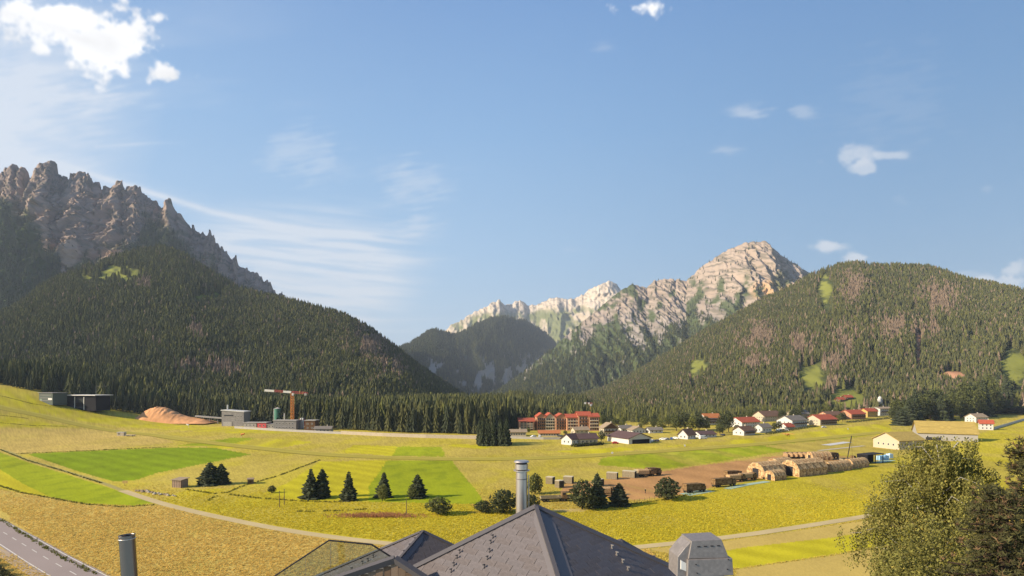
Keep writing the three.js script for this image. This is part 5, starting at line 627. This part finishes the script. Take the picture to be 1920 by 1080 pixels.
function truck(px, py, yaw, label, o = {}) { const t = put('army_truck', label, 'truck', px, py, yaw, 'army trucks parked on the dirt yard'); const L = o.L ?? 7.5; part(t, 'chassis', box(L, 0.35, 1.6, 0, 0.85, 0), M.armydark);
  const cab = part(t, 'cab', [box(1.7, 1.3, 2.3, L / 2 - 0.9, 1.65, 0), box(1.3, 0.8, 2.2, L / 2 - 1.1, 2.65, 0)], M.camodark); part(cab, 'windscreen', box(0.06, 0.6, 1.9, L / 2 - 0.42, 2.65, 0), M.pane); part(cab, 'side_window', box(0.8, 0.55, 0.06, L / 2 - 1.1, 2.65, 1.12), M.pane);
  if (o.load === 'tarp') { const s = new THREE.Shape(); s.moveTo(-1.2, 0); s.lineTo(1.2, 0); s.lineTo(1.2, 1.4); s.quadraticCurveTo(1.1, 1.9, 0, 2); s.quadraticCurveTo(-1.1, 1.9, -1.2, 1.4); part(t, 'canvas_cover', new THREE.ExtrudeGeometry(s, { depth: L - 2.4, bevelEnabled: false }).rotateY(Math.PI / 2).translate(-L / 2, 1.1, 0), M.camo); } else if (o.load === 'box') part(t, 'cargo_box', box(L - 2.3, 2.3, 2.4, -1.1, 2.2, 0), M.camodark); else { const b = part(t, 'bed', box(L - 2.2, 0.2, 2.3, -1.1, 1.15, 0), M.army); for (const z of [-1.15, 1.15]) part(b, 'side_board', box(L - 2.2, 0.7, 0.1, -1.1, 1.5, z), M.crate); part(b, 'tailboard', box(0.1, 0.7, 2.3, -L / 2, 1.5, 0), M.crate); }
  for (const x of [L / 2 - 1, -L / 2 + 2.3, -L / 2 + 1]) for (const z of [-1, 1]) { const w = part(t, 'wheel', wheelG, M.tyre); w.position.set(x, 0.55, z); part(w, 'rim', cyl(0.28, 0.28, 0.42, 12).rotateX(Math.PI / 2), M.army); }
  if (o.crane) { part(t, 'crane_arm', [bar(V(-0.5, 1.2, 0), V(0.2, 4.2, 0), 0.22, 6), bar(V(0.2, 4.2, 0), V(2.4, 13.2, 0), 0.22, 6)], M.dark); part(t, 'cable', bar(V(2.4, 13.2, 0), V(2.8, 3, 0), 0.05), M.dark); }
  return t; }
truck(1038, 940, 0.15, 'flatbed army truck, nearest the roof ridge', { load: 'open', L: 9 }); truck(1066, 939, 0.1, 'camouflaged truck right of the flatbed', { L: 7 }); truck(1135, 929, 0.2, 'truck piled with camouflage netting behind the broad tree', { load: 'tarp', L: 8 });
truck(1210, 893, 0.25, 'dark truck, left one of the convoy row', { load: 'tarp' }); truck(1225, 891, 0.3, 'dark truck, right one of the convoy row', { load: 'box', L: 7 });
truck(1302, 923, 0.4, 'camouflaged truck on the green groundsheet beside the round tree', { load: 'box', L: 9 }); truck(1357, 912, 0.4, 'long camouflaged truck, second along the front of the yard', { load: 'box', L: 10.5 }); truck(1380, 903, 0.35, 'canvas-topped truck left of the small arched tent', { load: 'tarp', L: 8 }); truck(1402, 900, 0.35, 'dark canvas truck just before the small arched tent', { load: 'tarp', L: 8 }); truck(1375, 897, 0.35, 'truck parked in the second row behind the canvas trucks', { load: 'box', L: 8 });
[[1473, 'leftmost of the five vehicles in the far row'], [1482, 'second vehicle from the left in the far row'], [1491, 'middle vehicle of the far row'], [1500, 'fourth vehicle from the left in the far row'], [1509, 'rightmost of the five vehicles in the far row']].forEach(([px, s]) => truck(px, 859, 1.1, 'dark army truck, ' + s, { load: 'tarp', L: 6.5 }));
truck(1560, 860, 0.4, 'dark truck right of the camouflaged far tent', { load: 'box', L: 8 }); truck(1590, 866, 0.35, 'army crane truck with a tall raised dark arm', { load: 'open', L: 9, crane: 1 }); truck(1548, 882, 0.5, 'dark truck between the two long tents', { load: 'box', L: 7 });
const tentMat = M.camo;
function tent(px, py, W, H, L, yaw, label, porch) { const t = put('army_tent', label, 'tent', px, py, yaw, 'tan camouflage tents of the army camp'); const prof = [[-W / 2, 0], [-W / 2, H * 0.48], [-W * 0.36, H * 0.82], [-W * 0.14, H], [W * 0.14, H], [W * 0.36, H * 0.82], [W / 2, H * 0.48], [W / 2, 0]], s = new THREE.Shape(prof.map(([a, b]) => new THREE.Vector2(a, b))), g = new THREE.ExtrudeGeometry(s, { depth: L, bevelEnabled: false }).translate(0, 0, -L / 2).rotateY(Math.PI / 2); const uv = g.attributes.uv; for (let i = 0; i < uv.count; i++) uv.setXY(i, uv.getX(i) * 0.22, uv.getY(i) * 0.22); part(t, 'canvas', g, tentMat);
  const arch = (w, h2) => prof.map(([a, b]) => V(0, b * h2 / H, a * w / W)); for (let k = 0; k <= 4; k++) { const x = lerp(-L / 2, L / 2, k / 4), pts = arch(W + 0.16, H + 0.1); const bars = []; for (let i = 1; i < pts.length; i++) bars.push(bar(pts[i - 1].clone().setX(x), pts[i].clone().setX(x), 0.09)); part(t, 'rib', bars, M.crate); }
  part(t, 'doorway', box(0.12, H * 0.62, W * 0.34, -L / 2 - 0.03, H * 0.31, 0), M.dark); if (porch) { const g2 = new THREE.ExtrudeGeometry(new THREE.Shape(prof.map(([a, b]) => new THREE.Vector2(a * 0.62, b * 0.62))), { depth: 4, bevelEnabled: false }).rotateY(Math.PI / 2).translate(-L / 2 - 3.9, 0, 0); part(t, 'porch', g2, tentMat); } }
tent(1436, 893, 9, 6.2, 13, 0.5, 'big arched tent at the left end of the camp'); tent(1507, 889, 9.5, 6.6, 19, 0.5, 'largest long arched tent in the middle of the camp'); tent(1453, 899, 5.2, 3.9, 7, 0.5, 'small arched tent in front of the two big ones'); tent(1568, 882, 5.6, 4.2, 15, 0.5, 'low long tent right of the largest one'); tent(1604, 876, 5.6, 4.2, 12, 0.5, 'rightmost low tent beside the black shelter'); tent(1535, 862, 6, 4.2, 11, 0.2, 'camouflaged tent in the far row between the trucks'); tent(1463, 882, 8, 5.6, 10, 0.5, 'arched tent standing behind the two big ones');
{ const t = put('shelter', 'black open shelter beside the pale blue tanks', 'shelter', 1632, 868, 0.35); part(t, 'roof', box(11, 0.3, 6, 0, 4.6, 0, 0, 0, 0.03), M.dark); part(t, 'back_wall', box(11, 4.4, 0.3, 0, 2.2, -2.9), M.black); for (const x of [-5.2, 0, 5.2]) part(t, 'post', box(0.3, 4.5, 0.3, x, 2.25, 2.7), M.dark); part(t, 'side_wall', box(0.3, 4.4, 5.6, -5.4, 2.2, 0), M.black); }
[[1650, 863, 'pale blue water tank, left one of the stack'], [1660, 862, 'pale blue water tank, middle one of the stack'], [1668, 859, 'pale blue and white water tank beside the barn']].forEach(([px, py, label], i) => { const t = put('water_tank', label, 'tank', px, py, 0.3, 'pale blue tanks by the barn'); part(t, 'tank', [box(2.6, 2.2, 2.2, 0, 1.2, 0), cyl(0.5, 0.5, 0.3, 12, 0, 2.4, 0)], i === 2 ? M.skyblue : M.blue); part(t, 'pallet', box(2.8, 0.16, 2.4, 0, 0.06, 0), M.crate); for (const y of [0.7, 1.3, 1.9]) part(t, 'band', box(2.68, 0.1, 2.28, 0, y, 0), M.frame); });
for (const [a, w, label] of [[[[1283, 928], [1330, 920]], 5, 'green groundsheet under the camouflaged truck by the round tree'], [[[1362, 917], [1400, 909], [1440, 903]], 3, 'narrow green groundsheet along the front of the yard'], [[[1640, 868], [1672, 863]], 4, 'pale green groundsheet in front of the blue tanks']]) structure('groundsheet', ribbon(a, w, 0.1), M.tarp, label);
structure('white_sheet', ribbon([[1548, 835], [1590, 829]], 6, 0.12), M.white, 'long white sheet spread on the grass by the camp'); structure('white_sheet', ribbon([[1535, 845], [1620, 836]], 3, 0.1), M.cream, 'thin pale mown strip beside the white sheet');
{ const t = put('light_aircraft', 'small orange and yellow light aircraft parked on the grass', 'aircraft', 1476, 818, 0.6); part(t, 'fuselage', new THREE.LatheGeometry([[0.02, 0], [0.45, 0.5], [0.55, 1.6], [0.4, 3.2], [0.12, 6], [0.02, 6.2]].map(([a, b]) => new THREE.Vector2(a, b)), 12).rotateZ(Math.PI / 2).translate(3, 1.2, 0), M.orange); part(t, 'wing', box(1.4, 0.14, 10, 1.4, 1.9, 0), M.orange); part(t, 'tailplane', box(0.7, 0.1, 3, -2.8, 1.4, 0), M.yellow); part(t, 'fin', box(0.8, 1.2, 0.1, -2.8, 1.9, 0), M.orange); for (const z of [-0.9, 0.9]) part(t, 'wheel', cyl(0.28, 0.28, 0.16, 12).rotateX(Math.PI / 2).translate(1.6, 0.28, z), M.tyre); }
// parked cars by the hangar and along the village road
{ const body = new THREE.ExtrudeGeometry(new THREE.Shape([[-2.1, 0.3], [2.1, 0.3], [2.1, 0.8], [1.3, 0.95], [0.7, 1.45], [-1.2, 1.45], [-1.8, 0.95], [-2.1, 0.9]].map(([a, b]) => new THREE.Vector2(a, b))), { depth: 1.6, bevelEnabled: true, bevelSize: 0.06, bevelThickness: 0.06, bevelSegments: 2 }).translate(0, 0, -0.8), glass = box(1.7, 0.36, 1.76, -0.25, 1.16, 0), wh = cyl(0.32, 0.32, 0.22, 14).rotateX(Math.PI / 2);
  const paintM = { white: std(0.75, 0.74, 0.72, 0.35), silver: std(0.4, 0.4, 0.4, 0.35), red: std(0.4, 0.03, 0.03, 0.35), dark: std(0.04, 0.04, 0.05, 0.35), blue: std(0.05, 0.09, 0.2, 0.35) };
  [[1217, 829, 'white', 'white car parked just right of the hangar'], [1224, 828, 'silver', 'silver car, second to the right of the hangar'], [1232, 828, 'dark', 'dark car parked nearest the field, right of the hangar'], [1242, 825, 'white', 'white car in the middle of the parking row'], [1250, 825, 'silver', 'silver car right of the middle of the parking row'], [1259, 824, 'blue', 'dark blue car in the parking row'], [1267, 823, 'white', 'white car at the right end of the parking row'], [1154, 832, 'red', 'red car in front of the white hangar wall'], [1340, 819, 'white', 'white car by the low dark-roofed house'], [1355, 817, 'dark', 'dark car on the village road'], [1474, 808, 'white', 'white car at the end of the hedge'], [1000, 820, 'white', 'white car before the low orange-roofed building'], [1012, 820, 'silver', 'silver car before the low orange-roofed building'], [1050, 819, 'dark', 'dark car right of the low orange-roofed building'], [1545, 802, 'silver', 'silver car below the balconied house']].forEach(([px, py, c, label], i) => { const t = put('parked_car', label, 'car', px, py, i * 0.9, 'cars parked around the village'); part(t, 'body', body, paintM[c]); part(t, 'window', glass, M.pane); for (const x of [-1.3, 1.3]) for (const z of [-0.78, 0.78]) { const w = part(t, 'wheel', wh, M.tyre); w.position.set(x, 0.32, z); } });
  [[1462, 810, 'white delivery van left of the hedge by the big white house'], [1318, 823, 'white camper van beside the low dark-roofed house']].forEach(([px, py, label]) => { const t = put('van', label, 'van', px, py, 0.3); part(t, 'body', new THREE.ExtrudeGeometry(new THREE.Shape([[-2.8, 0.35], [2.8, 0.35], [2.8, 1.1], [2.1, 1.5], [1.6, 2.5], [-2.8, 2.5]].map(([a, b]) => new THREE.Vector2(a, b))), { depth: 1.9, bevelEnabled: true, bevelSize: 0.07, bevelThickness: 0.07, bevelSegments: 2 }).translate(0, 0, -0.95), paintM.white); part(t, 'window', box(0.9, 0.6, 2.06, 1.2, 1.85, 0), M.pane); for (const x of [-1.8, 1.8]) for (const z of [-0.92, 0.92]) { const w = part(t, 'wheel', wh, M.tyre); w.position.set(x, 0.32, z); } });
}
// a person walking over the yard
{ const n = 56, mc = new MarchingCubes(n, M.dark, false, false, 60000); mc.isolation = 0; const S = 1.0; // the grid spans -S..S, y from 0 to 2
  const J = { hip: [0, 0.95, 0], chest: [0, 1.32, 0.02], neck: [0, 1.5, 0.02], head: [0, 1.65, 0.03], ls: [-0.19, 1.42, 0], rs: [0.19, 1.42, 0], le: [-0.25, 1.14, -0.06], re: [0.25, 1.14, 0.06], lw: [-0.24, 0.9, 0.06], rw: [0.24, 0.9, 0.16], lh: [-0.1, 0.92, 0], rh: [0.1, 0.92, 0], lk: [-0.11, 0.5, 0.16], rk: [0.11, 0.5, -0.05], la: [-0.11, 0.08, 0.2], ra: [0.11, 0.1, -0.3], lt: [-0.11, 0.05, 0.38], rt: [0.11, 0.05, -0.16] };
  const B = [['hip', 'chest', 0.15, 0.17], ['chest', 'neck', 0.15, 0.07], ['neck', 'head', 0.065, 0.1], ['chest', 'ls', 0.1, 0.075], ['chest', 'rs', 0.1, 0.075], ['ls', 'le', 0.07, 0.055], ['rs', 're', 0.07, 0.055], ['le', 'lw', 0.052, 0.045], ['re', 'rw', 0.052, 0.045], ['hip', 'lh', 0.13, 0.1], ['hip', 'rh', 0.13, 0.1], ['lh', 'lk', 0.1, 0.075], ['rh', 'rk', 0.1, 0.075], ['lk', 'la', 0.07, 0.055], ['rk', 'ra', 0.07, 0.055], ['la', 'lt', 0.055, 0.045], ['ra', 'rt', 0.055, 0.045]];
  for (let k = 0; k < n; k++) for (let j = 0; j < n; j++) for (let i = 0; i < n; i++) { const x = (i - n / 2) / (n / 2), y = (j - n / 2) / (n / 2) + 1, z = (k - n / 2) / (n / 2); let d = 1; for (const [a, b, r0, r1] of B) { const A = J[a], C = J[b], bx = C[0] - A[0], by = C[1] - A[1], bz = C[2] - A[2], t = clamp(((x - A[0]) * bx + (y - A[1]) * by + (z - A[2]) * bz) / (bx * bx + by * by + bz * bz)), e = Math.hypot(x - A[0] - bx * t, y - A[1] - by * t, z - A[2] - bz * t) - lerp(r0, r1, t), h2 = clamp(0.5 + 0.5 * (d - e) / 0.05); d = lerp(d, e, h2) - 0.05 * h2 * (1 - h2); } mc.field[i + j * n + k * n * n] = -d; }
  mc.update(); const g = new THREE.BufferGeometry(); g.setAttribute('position', new THREE.BufferAttribute(mc.positionArray.slice(0, mc.count * 3), 3)); g.setAttribute('normal', new THREE.BufferAttribute(mc.normalArray.slice(0, mc.count * 3), 3)); g.translate(0, 1, 0);
  const P2 = g.attributes.position, c = new Float32Array(P2.count * 3); for (let i = 0; i < P2.count; i++) { const y = P2.getY(i); c.set(y > 1.72 ? [0.05, 0.03, 0.02] : y > 1.52 ? [0.5, 0.33, 0.25] : y > 0.98 ? [0.05, 0.055, 0.04] : y > 0.1 ? [0.035, 0.035, 0.04] : [0.02, 0.02, 0.02], i * 3); } g.setAttribute('color', new THREE.BufferAttribute(c, 3));
  const p = G(1210, 925), t = thing('person', 'person in dark clothes walking across the dirt yard', 'person', [p.x, p.y, p.z], 0.8); part(t, 'body', g, vcol()); }
// fence line and small posts along the near edge of the yard
{ const t = thing('wire_fence', 'thin wire fence along the near edge of the dirt yard', 'fence'); const A = G(1190, 944), B2 = G(1245, 934); for (let k = 0; k <= 6; k++) { const p = V().lerpVectors(A, B2, k / 6); part(t, 'post', bar(V(p.x, p.y - 0.1, p.z), V(p.x, p.y + 1.4, p.z), 0.05), M.greywood); } for (const y of [0.6, 1.1]) part(t, 'wire', bar(V(A.x, A.y + y, A.z), V(B2.x, B2.y + y, B2.z), 0.02), M.zinc); }
[[1148, 'first small white runway marker from the chimney'], [1284, 'small white runway marker between tents and hangar'], [1590, 'white runway marker near the village hedge']].forEach(([px, label], i) => { const t = put('runway_marker', label, 'marker', px, [852, 838, 806][i]); part(t, 'board', box(1, 1, 0.15, 0, 0.9, 0), M.white); part(t, 'stake', box(0.1, 0.6, 0.1, 0, 0.25, -0.15), M.greywood); });
renderer.render(scene, camera);
